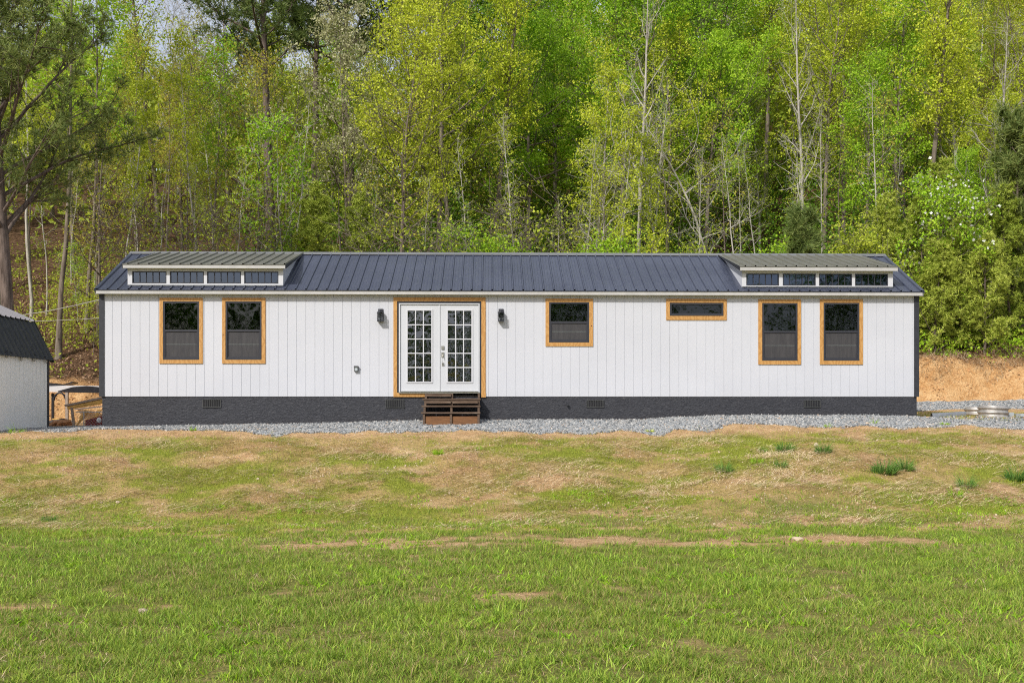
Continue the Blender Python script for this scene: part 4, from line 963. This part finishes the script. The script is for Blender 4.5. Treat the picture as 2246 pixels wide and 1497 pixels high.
# ------------------------------------------------------------ culvert pieces on the right
def ring(pxl, pxr, pyt, pyb, Yc, label, mat, ncor):
    x0 = at(pxl, pyt, Yc)[0]; x1 = at(pxr, pyt, Yc)[0]; r_ = (x1 - x0) / 2; zt_ = at(pxl, pyt, Yc)[2]; zb_ = at(pxl, pyb, Yc - r_)[2]; xc = (x0 + x1) / 2
    prof = []; k = 8 * ncor
    for i in range(k + 1):
        t = i / k; prof.append((r_ - .018 + .018 * math.sin(2 * math.pi * ncor * t - 1.2), (zb_ - zt_) * (1 - t)))
    inner = [(p_[0] - .008, p_[1]) for p_ in prof[::-1]]
    m_ = MB(); m_.lathe((xc, Yc, zt_), prof + inner + [prof[0]], 56)
    o = m_.build('culvert_ring', M[mat], origin=(xc, Yc, zb_), smooth=True); tag(o, label, 'culvert ring', 'corrugated steel rings'); o.rotation_euler = (R(-1), R(2.4), 0)
    return o
ring(2146, 2210, 889.5, 919, .15, 'larger corrugated steel ring lying on the gravel', 'galv', 3)
ring(2116, 2172, 893, 913, .95, 'smaller corrugated steel ring behind the larger ring', 'galv', 2)
m_ = MB(); a = at(2043, 914, -.15); b = at(2117, 910, .35)
pr = [(.0 + .085 * math.cos(t), .085 * math.sin(t)) for t in np.linspace(0, math.pi, 9)]
for k_ in range(2):
    za = k_ * .0
    v0 = len(m_.v); n_p = 14
    for i in range(n_p + 1):
        t = i / n_p; rr_ = 1 + .10 * (k_ == 0) * 0
        c = [a[j] + (b[j] - a[j]) * t for j in range(3)]
        for (yy, zz_) in pr: m_.v.append((c[0], c[1] + yy * .8, max(c[2], g1(c[0], c[1])) + zz_ * 1.15 * (1 - .12 * (abs(t - .53) < .03)) - .01))
    if k_ == 0:
        for i in range(n_p):
            for j in range(len(pr) - 1):
                q = v0 + i * len(pr) + j; m_.f.append((q, q + 1, q + len(pr) + 1, q + len(pr)))
tag(m_.build('half_pipe', M['galvd'], origin=a, smooth=True), 'long dull steel half pipe left of the corrugated rings', 'pipe')
m_ = MB(); a = at(2210, 914, .3); b = at(2224, 904, .3); m_.box(a[0], b[0], a[1], a[1] + .2, a[2] - .05, b[2]); tag(m_.build('concrete_block', M['slate'], origin=a), 'pale grey block right of the larger ring', 'block')
m_ = MB(); a = at(2217, 913, .6); b = at(2262, 909, .6); m_.box(a[0], b[0], a[1], a[1] + .1, a[2] - .0, b[2] + .02); m_.box(a[0], b[0], a[1] - .02, a[1], b[2] - .01, b[2] + .03); tag(m_.build('steel_channel', M['galvd'], origin=a), 'steel channel lying between the two grey blocks', 'channel')
m_ = MB(); a = at(2239, 919, .0); b = at(2262, 907, .0); m_.box(a[0], b[0], a[1], a[1] + .2, a[2] - .05, b[2]); tag(m_.build('concrete_block', M['slate'], origin=a), 'pale grey block cut by the right edge of the view', 'block')

# ------------------------------------------------------------ trees
def unit(v): return v / (np.linalg.norm(v) + 1e-9)
def dirv(az, el): return np.array([math.cos(az) * math.cos(el), math.sin(az) * math.cos(el), math.sin(el)])
def poly(rg, p, d, L, n_, curve, wob):
    P_ = [np.array(p, float)]; st = L / n_
    for i in range(n_):
        d = unit(d + np.array([0, 0, curve / n_]) + rg.normal(0, wob, 3)); P_.append(P_[-1] + d * st)
    return np.array(P_), d
class Wood:
    def __init__(s): s.V = []; s.F = []; s.n = 0
    def add(s, P_, r_, k):
        v, f = tube(P_, r_, k); s.V.append(v); s.F.append(f + s.n); s.n += len(v)
    def mesh(s, name, mat): return np_mesh(name, np.concatenate(s.V), np.concatenate(s.F), [mat], True)
PROF = {'round': lambda u: .45 + .75 * math.sin(math.pi * min(1, u * .95 + .08)) ** .8, 'cone': lambda u: 1.08 - .92 * u,
        'vase': lambda u: .35 + .75 * u if u < .75 else 1.65 - .95 * u * 1.0, 'column': lambda u: .8 - .3 * u}
def leaves_mesh(name, P_, size, mat, rg, aspect=.6, droop=.3, quad=True):
    n_ = len(P_); a = rg.normal(size=(n_, 3)); a[:, 2] -= droop; a /= np.linalg.norm(a, axis=1)[:, None]
    b = rg.normal(size=(n_, 3)); b -= a * (a * b).sum(1)[:, None]; b /= np.linalg.norm(b, axis=1)[:, None]
    c = np.cross(a, b); s = (size * (.6 + .8 * rg.random(n_)))[:, None]
    V = np.stack([P_, P_ + a * s * .5 + b * s * aspect * .5 + c * s * .1, P_ + a * s, P_ + a * s * .5 - b * s * aspect * .5 + c * s * .1], 1).reshape(-1, 3)
    F_ = np.arange(n_ * 4).reshape(-1, 4)
    return np_mesh(name, V, F_, [mat])
def grow(seed, H, r0, hb, n1, L1, up, n2, n3, nl, size, sig, shape='round', curve=.5, bark='bark', leaf='leaf_green', lean=.0, wob=.10, keep=1.0, lean_az=0, topleaf=True, fork=0):
    rg = np.random.default_rng(seed); W = Wood(); L = []
    tp = [np.zeros(3)]; d = unit(np.array([lean * math.cos(lean_az), lean * math.sin(lean_az), 1.])); nseg = 12
    for i in range(nseg):
        d = unit(d + rg.normal(0, .035 if wob < .15 else .1, 3) * np.array([1, 1, .2]) + np.array([0, 0, .05])); tp.append(tp[-1] + d * H / nseg)
    tp = np.array(tp); tr = r0 * (1 - np.linspace(0, 1, nseg + 1) * .9); tr[0] *= 1.35
    W.add(tp, tr, 8)
    def tpos(u): q = u * nseg; i = min(nseg - 1, int(q)); return tp[i] + (tp[i + 1] - tp[i]) * (q - i), tr[i] + (tr[i + 1] - tr[i]) * (q - i)
    for i in range(n1):
        u = hb + (.985 - hb) * ((i + rg.random()) / n1); uu = (u - hb) / (1 - hb); p, rr = tpos(u)
        Lb = L1 * PROF[shape](uu) * rg.uniform(.65, 1.2); az = i * 2.4 + rg.uniform(-.5, .5); el = up + uu * .45 + rg.uniform(-.2, .2)
        n_ = 6; B, _ = poly(rg, p, dirv(az, el), Lb, n_, curve, wob); rb = min(rr * .6, .012 + Lb * .016)
        W.add(B, rb * (1 - np.linspace(0, 1, n_ + 1) * .85), 5)
        for j in range(n2):
            t = .2 + .8 * (j + rg.random()) / n2; q = t * n_; k = min(n_ - 1, int(q)); p2 = B[k] + (B[k + 1] - B[k]) * (q - k)
            dd = unit(B[k + 1] - B[k]); d2 = unit(dd * .7 + rg.normal(0, .55, 3) + np.array([0, 0, .1])); L2 = Lb * (.55 - .3 * t) * rg.uniform(.6, 1.3) + .15
            C, _ = poly(rg, p2, d2, L2, 4, curve * .6, wob); W.add(C, max(.004, rb * .4) * (1 - np.linspace(0, 1, 5) * .8), 3)
            dens = rg.random() < .80
            for m in range(n3):
                t3 = .2 + .8 * rg.random(); q3 = t3 * 4; k3 = min(3, int(q3)); p3 = C[k3] + (C[k3 + 1] - C[k3]) * (q3 - k3)
                D, _ = poly(rg, p3, unit(unit(C[k3 + 1] - C[k3]) * .5 + rg.normal(0, .6, 3)), .25 + .35 * rg.random() + L2 * .15, 2, .2, .15)
                W.add(D, np.array([.0055, .004, .002]), 3)
                if nl and dens and rg.random() < keep:
                    c = max(1, int(nl * 3.0 * rg.uniform(.4, 1.6)))
                    tt = rg.random((c, 1)); L.append(D[0] + (D[2] - D[0]) * tt * 1.1 + rg.normal(0, sig * .8, (c, 3)) * np.array([1.15, 1.15, .7]))
    wm = W.mesh('trunk', M[bark]); cm = None
    if L: cm = leaves_mesh('crown', np.concatenate(L), size * .74, M[leaf], rg)
    return wm, cm
def pine(seed, H, r0, hb, n1, L1, up, tufts, tl, bark='bark_dark', needle='needle', nb_side=None, curve=.5, cands=0, kn=13, wdt=.016):
    rg = np.random.default_rng(seed); W = Wood(); T = []; D_ = []
    tp = [np.zeros(3)]; d = np.array([.03, 0, 1.]); nseg = 14
    for i in range(nseg):
        d = unit(d + rg.normal(0, .02, 3) + np.array([0, 0, .05])); tp.append(tp[-1] + d * H / nseg)
    tp = np.array(tp); tr = r0 * (1 - np.linspace(0, 1, nseg + 1) * .88); tr[0] *= 1.3; W.add(tp, tr, 10)
    for i in range(n1):
        u = hb + (.985 - hb) * (i + rg.random()) / n1; q = u * nseg; k = min(nseg - 1, int(q)); p = tp[k] + (tp[k + 1] - tp[k]) * (q - k); uu = (u - hb) / (1 - hb)
        az = i * 2.4 + rg.uniform(-.4, .4); Lb = L1 * (1.05 - .8 * uu) * rg.uniform(.6, 1.15); el = up + .35 * uu + rg.uniform(-.15, .15)
        B, _ = poly(rg, p, dirv(az, el), Lb, 7, curve, .09); rb = min(r0 * .34, .012 + Lb * .011); W.add(B, rb * (1 - np.linspace(0, 1, 8) * .85), 5)
        n2 = max(4, int(Lb * 3.2))
        for j in range(n2):
            t = .22 + .78 * (j + rg.random()) / n2; q = t * 7; k = min(6, int(q)); p2 = B[k] + (B[k + 1] - B[k]) * (q - k); dd = unit(B[k + 1] - B[k])
            L2 = Lb * (.42 - .25 * t) * rg.uniform(.5, 1.2) + .2
            C, dl = poly(rg, p2, unit(dd * .8 + rg.normal(0, .5, 3) * np.array([1, 1, .5])), L2, 4, .25, .1); W.add(C, max(.005, rb * .3) * (1 - np.linspace(0, 1, 5) * .7), 3)
            for m in range(tufts):
                t3 = 1 - .75 * rg.random() ** 1.3; q3 = t3 * 4; k3 = min(3, int(q3)); T.append(C[k3] + (C[k3 + 1] - C[k3]) * (q3 - k3) + rg.normal(0, .09, 3)); D_.append(unit(unit(C[k3 + 1] - C[k3]) + np.array([0, 0, .35]) + rg.normal(0, .35, 3)))
    T = np.array(T); D_ = np.array(D_); n_ = len(T)
    nd = rg.normal(size=(n_, kn, 3)); nd /= np.linalg.norm(nd, axis=2)[..., None]; nd = nd + D_[:, None] * .75; nd /= np.linalg.norm(nd, axis=2)[..., None]
    s = rg.normal(size=(n_, kn, 3)); s -= nd * (nd * s).sum(2)[..., None]; s /= np.linalg.norm(s, axis=2)[..., None]
    b = T[:, None]; ln = tl * (.6 + .6 * rg.random((n_, kn, 1)))
    V = np.stack([b - s * wdt * .5 + 0 * nd, b + s * wdt * .5 + 0 * nd, b + nd * ln], 2).reshape(-1, 3)
    return W.mesh('trunk', M[bark]), np_mesh('crown', V, np.arange(len(V)).reshape(-1, 3), [M[needle]])

def plant(name, meshes, x, y, s, rz, label, cat, group=None, dz=-.15, sz=None):
    r_ = empty(name, (x, y, g1(x, y) + dz)); r_.rotation_euler.z = rz; r_.scale = (s, s, s * (sz or 1)); tag(r_, label, cat, group)
    if meshes[0]: link('trunk', meshes[0], r_)
    if meshes[1]: link('crown', meshes[1], r_)
    if len(meshes) > 2 and meshes[2]: link('blossom', meshes[2], r_)
    return r_
SPC = {
 'yellow1': grow(1, 13, .13, .28, 32, 3.2, .28, 6, 4, 7, .15, .17, 'round', .6, 'bark', 'leaf_yellow'),
 'yellow2': grow(2, 14, .14, .40, 28, 2.9, .55, 6, 4, 6, .15, .18, 'vase', .5, 'bark', 'leaf_yellow'),
 'yellow3': grow(3, 12, .10, .2, 28, 2.2, .6, 5, 4, 7, .14, .16, 'column', .6, 'bark_pale', 'leaf_yellow'),
 'green1': grow(4, 13, .15, .32, 36, 3.8, .3, 7, 5, 9, .17, .18, 'round', .4, 'bark', 'leaf_green'),
 'green2': grow(5, 12, .12, .3, 28, 2.4, .5, 6, 4, 8, .16, .17, 'round', .4, 'bark', 'leaf_green'),
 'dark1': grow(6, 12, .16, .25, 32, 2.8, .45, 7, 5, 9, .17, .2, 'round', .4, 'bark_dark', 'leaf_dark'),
 'rust1': grow(7, 11, .09, .2, 26, 2.2, .6, 5, 4, 3.2, .12, .14, 'vase', .6, 'bark', 'leaf_rust'),
 'rust2': grow(8, 9, .07, .15, 24, 2.0, .5, 5, 4, 2.6, .12, .14, 'round', .6, 'bark', 'leaf_rust'),
 'cream1': grow(9, 11, .10, .3, 28, 2.3, .5, 6, 4, 6, .13, .13, 'round', .5, 'bark', 'leaf_cream'),
 'olive1': grow(10, 13, .13, .36, 30, 3.0, .35, 6, 4, 6, .15, .18, 'round', .5, 'bark', 'leaf_olive'),
 'olive2': grow(11, 11, .09, .15, 28, 2.2, .5, 6, 4, 5, .14, .17, 'column', .5, 'bark_pale', 'leaf_olive'),
 'bare1': grow(12, 13, .12, .3, 22, 2.5, .65, 5, 3, 1.2, .10, .12, 'cone', .6, 'bark_pale', 'leaf_olive', keep=.35),
 'bare2': grow(13, 10, .09, .25, 20, 2.8, .45, 6, 3, 1, .10, .12, 'round', .3, 'bark_pale', 'leaf_olive', wob=.24, keep=.12),
 'slim1': grow(14, 12, .065, .45, 20, 1.3, .7, 4, 3, 6, .14, .15, 'column', .6, 'bark_pale', 'leaf_yellow', keep=.8),
 'slim2': grow(15, 12, .075, .5, 20, 1.5, .6, 4, 3, 6, .15, .16, 'round', .6, 'bark', 'leaf_green', keep=.8),
 'slim3': grow(16, 11, .07, .45, 18, 1.4, .7, 4, 3, 5, .13, .15, 'round', .6, 'bark', 'leaf_rust', keep=.8),
 'pole1': grow(51, 9, .05, .4, 16, .9, .5, 3, 2, 2.5, .12, .14, 'column', .4, 'bark_pale', 'leaf_olive', keep=.7),
 'pole2': grow(52, 10, .065, .5, 16, 1.1, .6, 3, 2, 3, .12, .14, 'round', .4, 'bark', 'leaf_yellow', keep=.7),
 'pole3': grow(53, 8, .04, .35, 16, 1.0, .3, 3, 3, 2.5, .11, .14, 'round', .3, 'bark_dark', 'leaf_rust', keep=.6, wob=.14),
 'sap1': grow(17, 5.5, .035, .2, 20, 1.3, .5, 4, 3, 5, .13, .12, 'round', .4, 'bark_pale', 'leaf_green'),
 'sap2': grow(18, 5, .03, .15, 18, 1.3, .4, 4, 3, 4, .13, .13, 'round', .3, 'bark', 'leaf_yellow'),
 'bush1': grow(19, 2.6, .03, .03, 22, 1.3, .35, 5, 4, 6, .11, .12, 'round', .4, 'bark', 'leaf_olive'),
 'bush2': grow(20, 3.0, .03, .03, 22, 1.4, .4, 5, 4, 6, .12, .12, 'round', .4, 'bark', 'leaf_green'),
 'bush3': grow(21, 2.4, .025, .03, 24, 1.5, .3, 5, 5, 1.2, .09, .14, 'round', .2, 'bark', 'leaf_olive', wob=.2),
 'pine1': pine(22, 15, .20, .48, 34, 3.8, .35, 13, .26, kn=16, wdt=.026),
 'pine2': pine(23, 5.5, .07, .06, 38, 1.7, .45, 12, .24, curve=.9, kn=15, wdt=.022),
 'cedar1': pine(24, 6, .07, .05, 46, 1.7, .15, 14, .15, 'bark_dark', 'needle2', curve=.8, wdt=.028),
 'cedar2': pine(25, 3.6, .05, .03, 36, 1.5, .2, 13, .14, 'bark_dark', 'needle2', curve=.9, wdt=.028),
}
used = []
def put(kind, px, d, s, label, cat='tree', name=None, sz=None, rz=None, group=None):
    x, y, _ = atd(px, d); used.append((x, y))
    nm = name or ('pine_tree' if kind.startswith('pine') else 'cedar_tree' if kind.startswith('cedar') else 'shrub' if kind.startswith('bush') else 'sapling' if kind.startswith('sap') else 'bare_tree' if kind.startswith('bare') else 'deciduous_tree')
    return plant(nm, SPC[kind], x, y, s, (px * 1.7) % 6.28 if rz is None else rz, label, cat, group, sz=sz)
# big pine at the left edge
bp = pine(31, 15.5, .20, .33, 60, 4.6, .60, 11, .25, curve=.2, kn=17, wdt=.019)
x, y, _ = atd(22, 28.0); plant('pine_tree', bp, x, y, 1, 2.2, 'big dark pine with thick grey trunk at the left edge', 'tree'); used.append((x, y))
put('pine1', 592, 43.5, 1.2, 'tall pine with open upper boughs above the left dormer')
put('pine1', 768, 46, 1.22, 'tall thin pine whose tip shows against the sky right of the left dormer', rz=2.6)
put('pine1', 690, 52, 1.15, 'distant pine between the two tall pines above the left dormer', rz=4)
put('bare1', 1392, 38, .85, 'pale nearly bare tall tree above the right half of the roof', sz=1.35)
put('bare1', 1768, 41, .75, 'pale bare straight trunk rising behind the right dormer', rz=2, sz=1.4)
put('bare2', 1590, 39, 1.0, 'twisting bare tree with crooked limbs left of the right dormer')
put('bare1', 2172, 38.5, .85, 'dead pale tree with spreading limbs near the right edge', rz=4.4)
put('bare2', 1262, 37.5, .8, 'grey leafless tangle of branches behind the roof centre', rz=1.0)
put('sap1', 628, 36.6, 1.35, 'light green young tree over the right end of the left dormer')
put('green1', 1360, 46, 1.0, 'broad vivid green tree left of the tall pale tree')
put('dark1', 1545, 50, 1.12, 'deep green broad crown at the top right of centre')
put('green1', 1545, 45, .78, 'vivid green tree in front of the deep green crown')
put('dark1', 1090, 52, 1.15, 'dark green crown against the sky at top centre')
put('yellow1', 960, 42, 1.12, 'large yellow green tree above the french doors')
put('yellow1', 880, 39, .85, 'yellow green tree with tiered boughs above the left lantern', rz=3)
put('cream1', 765, 40, 1.02, 'cream flowering tree right of the left dormer')
put('yellow2', 345, 51, .98, 'yellow green tree closing the sky gap at the upper left', rz=1.1)
put('bare2', 300, 56, 1.35, 'grey leafless crown against the sky at the upper left')
put('bare2', 385, 58, 1.3, 'second grey leafless crown against the sky, right of the first', rz=2)
put('cream1', 500, 52, 1.15, 'pale cream tree behind the left dormer, high on the slope', rz=2.5)
put('yellow3', 1290, 39.5, .85, 'yellowish layered tree above the square window', rz=1.4)
put('slim1', 426, 37.5, .85, 'slender white barked tree above the left dormer')
put('slim1', 280, 36.5, .75, 'slender pale trunk just left of the left dormer')
put('slim3', 362, 40, .82, 'bronze leaved tree between the two slender pale trunks')
put('slim2', 480, 39, .85, 'thin dark trunk right of the slender white barked tree')
put('rust1', 300, 42, .85, 'bronze budding tree left of the left dormer')
put('rust1', 400, 44, .9, 'bronze budding tree behind the slender white barked tree', rz=2)
put('rust2', 560, 38.5, 1.1, 'orange tinged small tree at the right of the left dormer')
put('rust2', 215, 35, .85, 'thin bronze tree behind the left house corner')
put('slim2', 128, 33.0, 1.25, 'thick straight dark trunk between the big pine and the house')
put('slim2', 190, 35.5, 1.1, 'straight trunk nearest the left house corner', rz=4)
put('slim1', 70, 36, 1.0, 'pale thin trunk right beside the big pine')
put('slim1', 1350, 36.5, .72, 'short pale trunk left of the tall pale tree')
put('slim1', 1455, 37, .66, 'short pale trunk right of the tall pale tree', rz=1)
put('sap2', 1420, 35, .9, 'sparse sapling above the slit window')
put('green2', 1905, 42, .75, 'bright green leafy tree over the right end of the roof')
put('yellow1', 1980, 50, 1.0, 'golden green crown high above the right roof end')
put('yellow2', 1850, 47, 1.0, 'golden tree behind the pale bare straight trunk')
put('yellow2', 1680, 52, 1.05, 'tall golden tree under the sky gap right of the deep green crown')
put('rust1', 2165, 46, 1.0, 'brownish budding tree behind the dead pale tree', rz=3)
put('pine2', 1770, 33.5, 1.12, 'young dark pine rising behind the right dormer')
put('pine2', 2240, 37.0, 1.35, 'dark pine boughs at the right edge of the view', rz=2)
dg = grow(41, 4.6, .05, .2, 20, 1.9, .25, 5, 4, 6, .13, .1, 'round', .2, 'bark', 'leaf_green')
rg = np.random.default_rng(42); nfl = 420
pv = dg[1].vertices; pc = np.empty(len(pv) * 3); pv.foreach_get('co', pc); pc = pc.reshape(-1, 3)[::4]; pc = pc[pc[:, 2] > 2.2]
sel = pc[rg.choice(len(pc), min(nfl, len(pc)), replace=False)] + np.array([0, 0, .06])
flw = leaves_mesh('blossom', sel + np.array([0, -.12, .05]), .09, M['petal'], rg, .9, 0)
x, y, _ = atd(2040, 36.6); plant('dogwood_tree', (dg[0], dg[1], flw), x, y, 1.12, 1, 'white flowering dogwood beyond the right end of the house', 'tree'); used.append((x, y))
# thicket at the right
for i, (px, d, kd, s, lb) in enumerate([(2050, 35.6, 'cedar2', 1.0, 'low cedar just beyond the right house corner'), (2105, 36.2, 'cedar1', .72, 'cedar with drooping tiers left of the dead pale tree'),
    (2160, 35.4, 'cedar2', 1.05, 'low cedar in front of the dead pale tree'), (2215, 36.5, 'cedar1', .85, 'cedar nearest the right edge of the view'), (2020, 37.2, 'cedar1', .8, 'olive cedar touching the right house corner'),
    (2075, 38.2, 'cedar1', .95, 'taller cedar below the dogwood'), (1960, 36.5, 'cedar1', .85, 'cedar behind the right roof end'), (2135, 38.5, 'green2', .5, 'small bright tree above the cedars on the right'),
    (2190, 39.5, 'yellow1', .6, 'small golden tree behind the cedars on the right'), (2232, 37.2, 'sap1', .7, 'yellow green sapling on the cut bank at the right edge')]):
    put(kd, px, d, s, lb)
for i, (px, d, kd, s, lb) in enumerate([(1640, 35.6, 'bush1', 1.1, 'shrub behind the left end of the right dormer'), (1100, 35.4, 'bush2', 1.15, 'bright shrub just above the roof right of the doors'), (1030, 35.2, 'sap1', .85, 'light green sapling just above the roof over the doors'),
    (700, 35.6, 'cedar1', .9, 'olive cedar mass right of the left dormer'), (800, 36.6, 'cedar1', .85, 'olive cedar between the cream tree and the doors'), (545, 36.0, 'bush3', 1.6, 'bronze bush above the left dormer roof'), (1180, 35.6, 'bush3', 1.9, 'twiggy brown bush above the roof centre'),
    (900, 35.4, 'bush3', 1.7, 'twiggy bush above the roof over the left door'), (1500, 36.2, 'bush1', 1.2, 'olive bush left of the young dark pine'), (1880, 36.2, 'bush1', 1.3, 'leafy bright bush behind the right dormer'), (350, 35, 'bush3', 1.7, 'twiggy bush behind the left dormer'),
    (1320, 35.3, 'bush2', 1.2, 'small green bush above the square window'), (1700, 36.5, 'bush2', 1.1, 'yellowish bush behind the right dormer roof'), (170, 36.5, 'sap1', .5, 'small green sapling on the leafy slope left of the house'), (205, 33.6, 'sap2', .42, 'tiny yellow sapling on the slope by the house corner'), (135, 34, 'sap2', .45, 'tiny yellow sapling behind the shed roof')]):
    put(kd, px, d, s, lb)
POLES = True
# the wooded hillside, row on row
rg = random.Random(77)
KN = {'yellow': 'yellow green', 'green': 'bright green', 'dark': 'deep green', 'rust': 'bronze', 'cream': 'cream', 'olive': 'olive green', 'bare': 'bare pale', 'slim': 'slender', 'pine': 'dark pine', 'sap': 'small green', 'cedar': 'cedar'}
def zone(px):
    for a, b in ((120, 'behind the shed'), (270, 'between shed and house'), (440, 'over the left half of left dormer'), (640, 'over the right half of left dormer'), (850, 'above the wall left of doors'),
                 (1070, 'above the french doors'), (1230, 'above the right lantern'), (1400, 'above the square window'), (1600, 'above the slit window'), (1780, 'over the left half of right dormer'), (1960, 'over the right half of right dormer'), (2400, 'beyond the house right end')):
        if px < a: return b
rows = [(37.5, 3.6, 'nearest row'), (42, 3.5, 'second row upslope'), (47.5, 3.5, 'third row upslope'), (53.5, 3.7, 'fourth row upslope'), (60, 3.9, 'fifth row upslope'), (68, 4.3, 'sixth row upslope'), (77, 4.8, 'topmost row')]
DUP = {}; seen = {}
for d0, rn in ((36.2, 'edge of wood'), (39.5, 'inside the wood')):
    x = -22.
    while x < 21:
        d = d0 + rg.uniform(-.9, 1.6) + (1.0 if x > 9 else 0); px = CX + F * (x + rg.uniform(-.5, .5)) / d; x += rg.uniform(.9, 2.0)
        if px > 1990 or px < -40: continue
        kd = rg.choice(['pole1', 'pole2', 'pole3', 'pole1'])
        lab = '%s thin trunk %s, %s' % ({'1': 'pale', '2': 'grey brown', '3': 'dark'}[kd[-1]], zone(px), rn)
        o = put(kd, px, d, rg.uniform(.6, 1.1), lab, name='deciduous_tree', group='thin woodland trunks', rz=rg.uniform(0, 6.28)); DUP.setdefault(lab, []).append((px, o))
for d0, sp, rn in rows:
    hw = d0 * .52 + 3; x = -hw
    while x < hw:
        xx = x + rg.uniform(-.9, .9); d = d0 + rg.uniform(-2, 2); px = CX + F * xx / d; x += sp
        wx, wy, _ = atd(px, d)
        if any((wx - a) ** 2 + (wy - b) ** 2 < 1.7 ** 2 for a, b in used): continue
        if px < 640: ks = ['rust1', 'green2', 'slim1', 'slim3', 'yellow3', 'slim2', 'olive2', 'yellow1', 'yellow2', 'bare1']
        elif px < 1120: ks = ['yellow1', 'yellow2', 'olive1', 'olive2', 'yellow1', 'green2', 'slim2', 'cream1']
        elif px < 1600: ks = ['green1', 'green2', 'yellow1', 'slim1', 'olive1', 'slim2', 'dark1', 'bare1']
        else: ks = ['yellow1', 'yellow2', 'yellow3', 'yellow1', 'olive1', 'green2', 'olive2', 'yellow2']
        if d0 < 40: ks = [k for k in ks if k[:4] in ('slim', 'rust', 'bare', 'oliv', 'yell')] + ['slim1', 'slim2', 'bare1', 'olive2']
        kd = rg.choice(ks); s = rg.uniform(.8, 1.08)
        if px < 700 and d0 > 55: s *= .80
        if px < 720 and d0 < 50: s *= .80
        if d > 45 and (250 < px < 430 or 690 < px < 860 or 1010 < px < 1130 or 1620 < px < 1730): s *= .72
        key = (kd.rstrip('123'), zone(px), rn); seen[key] = seen.get(key, 0) + 1
        lab = '%s tree %s, %s' % (KN[key[0]], key[1], rn)
        o = put(kd, px, d, s, lab, group='woodland trees on the hillside', rz=rg.uniform(0, 6.28)); DUP.setdefault(lab, []).append((px, o))
        used.append((wx, wy))
for lab, L_2 in DUP.items():
    L_2.sort(key=lambda q: q[0])
    if len(L_2) == 2:
        for (_, o), wd in zip(L_2, ('left one', 'right one')): o['label'] = lab + ', ' + wd
    elif len(L_2) > 3:
        for k_, (_, o) in enumerate(L_2): o['label'] = lab + ', ' + ('first', 'second', 'third', 'fourth', 'fifth', 'sixth', 'seventh', 'eighth')[k_]
    elif len(L_2) == 3:
        for (_, o), wd in zip(L_2, ('left one', 'middle one', 'right one')): o['label'] = lab + ', ' + wd
# trees across the lawn behind the viewer, seen mirrored in the panes
for i, (x, y, kd, s) in enumerate([(-22, -56, 'dark1', .75), (-17, -55, 'green1', .72), (-12.5, -56, 'dark1', .75), (-7.5, -57, 'dark1', .7), (-24, -50, 'dark1', .72), (-19.5, -51, 'dark1', .72), (-15, -50, 'dark1', .72), (-10, -51, 'dark1', .72), (-5.5, -52, 'dark1', .72), (-1.5, -51, 'dark1', .72), (3, -52, 'dark1', .72), (7, -53, 'dark1', .9), (11, -52, 'dark1', 1.15), (17, -51, 'green2', 1.1), (23, -53, 'dark1', 1.2), (29, -52, 'dark1', 1.1)]):
    plant('deciduous_tree', SPC[kd], x, y, s, i * 1.3, 'green tree across the lawn mirrored in the window panes', 'tree', 'trees mirrored in the panes')

# far wood and undergrowth: uncountable foliage
def scatter_leaves(name, n_, seed, xr, yr_, hfun, size, mat, label, cat, dens=None):
    rg = np.random.default_rng(seed); xs = rg.uniform(*xr, n_); ys = rg.uniform(*yr_, n_)
    if dens is not None:
        k = rg.random(n_) < dens(xs, ys); xs, ys = xs[k], ys[k]
    zs = G(xs, ys) + hfun(rg, xs, ys)
    me = leaves_mesh(name, np.stack([xs, ys, zs], 1), size, mat, rg); return tag(link(name, me), label, cat, kind='stuff')
inwood = lambda x, y: (y > cut_y(x) + 1.3) * ss(.35, .6, fbm(x * .7, y * .7, 91))
scatter_leaves('undergrowth', 60000, 1, (-22, 24), (8, 24), lambda r, x, y: .02 + .9 * r.random(len(x)) ** 2.2 * (.4 + 1.2 * fbm(x, y, 93)), .10, M['leaf_olive'], 'low olive undergrowth on the wooded slope', 'undergrowth', inwood)
scatter_leaves('undergrowth', 26000, 2, (8.5, 22), (11, 19), lambda r, x, y: .02 + 1.5 * r.random(len(x)) ** 1.6 * fbm(x * .8, y * .8, 95), .11, M['leaf_green'], 'green undergrowth above the cut bank on the right', 'undergrowth', lambda x, y: (y > cut_y(x) + 1.2) * 1.0)
scatter_leaves('undergrowth', 170000, 6, (-24, 30), (14, 40), lambda r, x, y: .05 + 3.2 * r.random(len(x)) ** 1.5 * (.2 + 1.3 * fbm(x * .5, y * .5, 103)), .15, M['leaf_dark'], 'tangled dark green undergrowth between the trunks', 'undergrowth', lambda x, y: ss(-12.5, -8, x + .25 * (y - 14) * 0) * ss(.30, .55, fbm(x * .6, y * .6, 105)))  # deep green leaf colour stands in for the shade inside the wood
scatter_leaves('leaf_litter', 70000, 3, (-20, 22), (8.6, 20), lambda r, x, y: .015 + .02 * r.random(len(x)), .08, M['litter'], 'brown dead leaves on the forest floor', 'leaves', lambda x, y: (y > cut_y(x) + .9) * 1.0)
def crowns(r, x, y): return 2 + (6 + 5 * ss(-4, 16, x)) * r.random(len(x)) * (.45 + .8 * fbm(x * .25, y * .25, 97))
scatter_leaves('distant_wood', 330000, 4, (-58, 64), (40, 78), crowns, .25, M['leaf_yellow'], 'far yellow green wood covering the top of the hill', 'wood', lambda x, y: ss(.38, .6, fbm(x * .35, y * .35, 99)))
scatter_leaves('distant_wood', 200000, 5, (-55, 60), (26, 66), lambda r, x, y: .5 + 7 * r.random(len(x)), .34, M['leaf_olive'], 'dim green wood low between the far trunks', 'wood', lambda x, y: ss(.36, .6, fbm(x * .4, y * .4, 101)))
print('objects', len(bpy.data.objects))
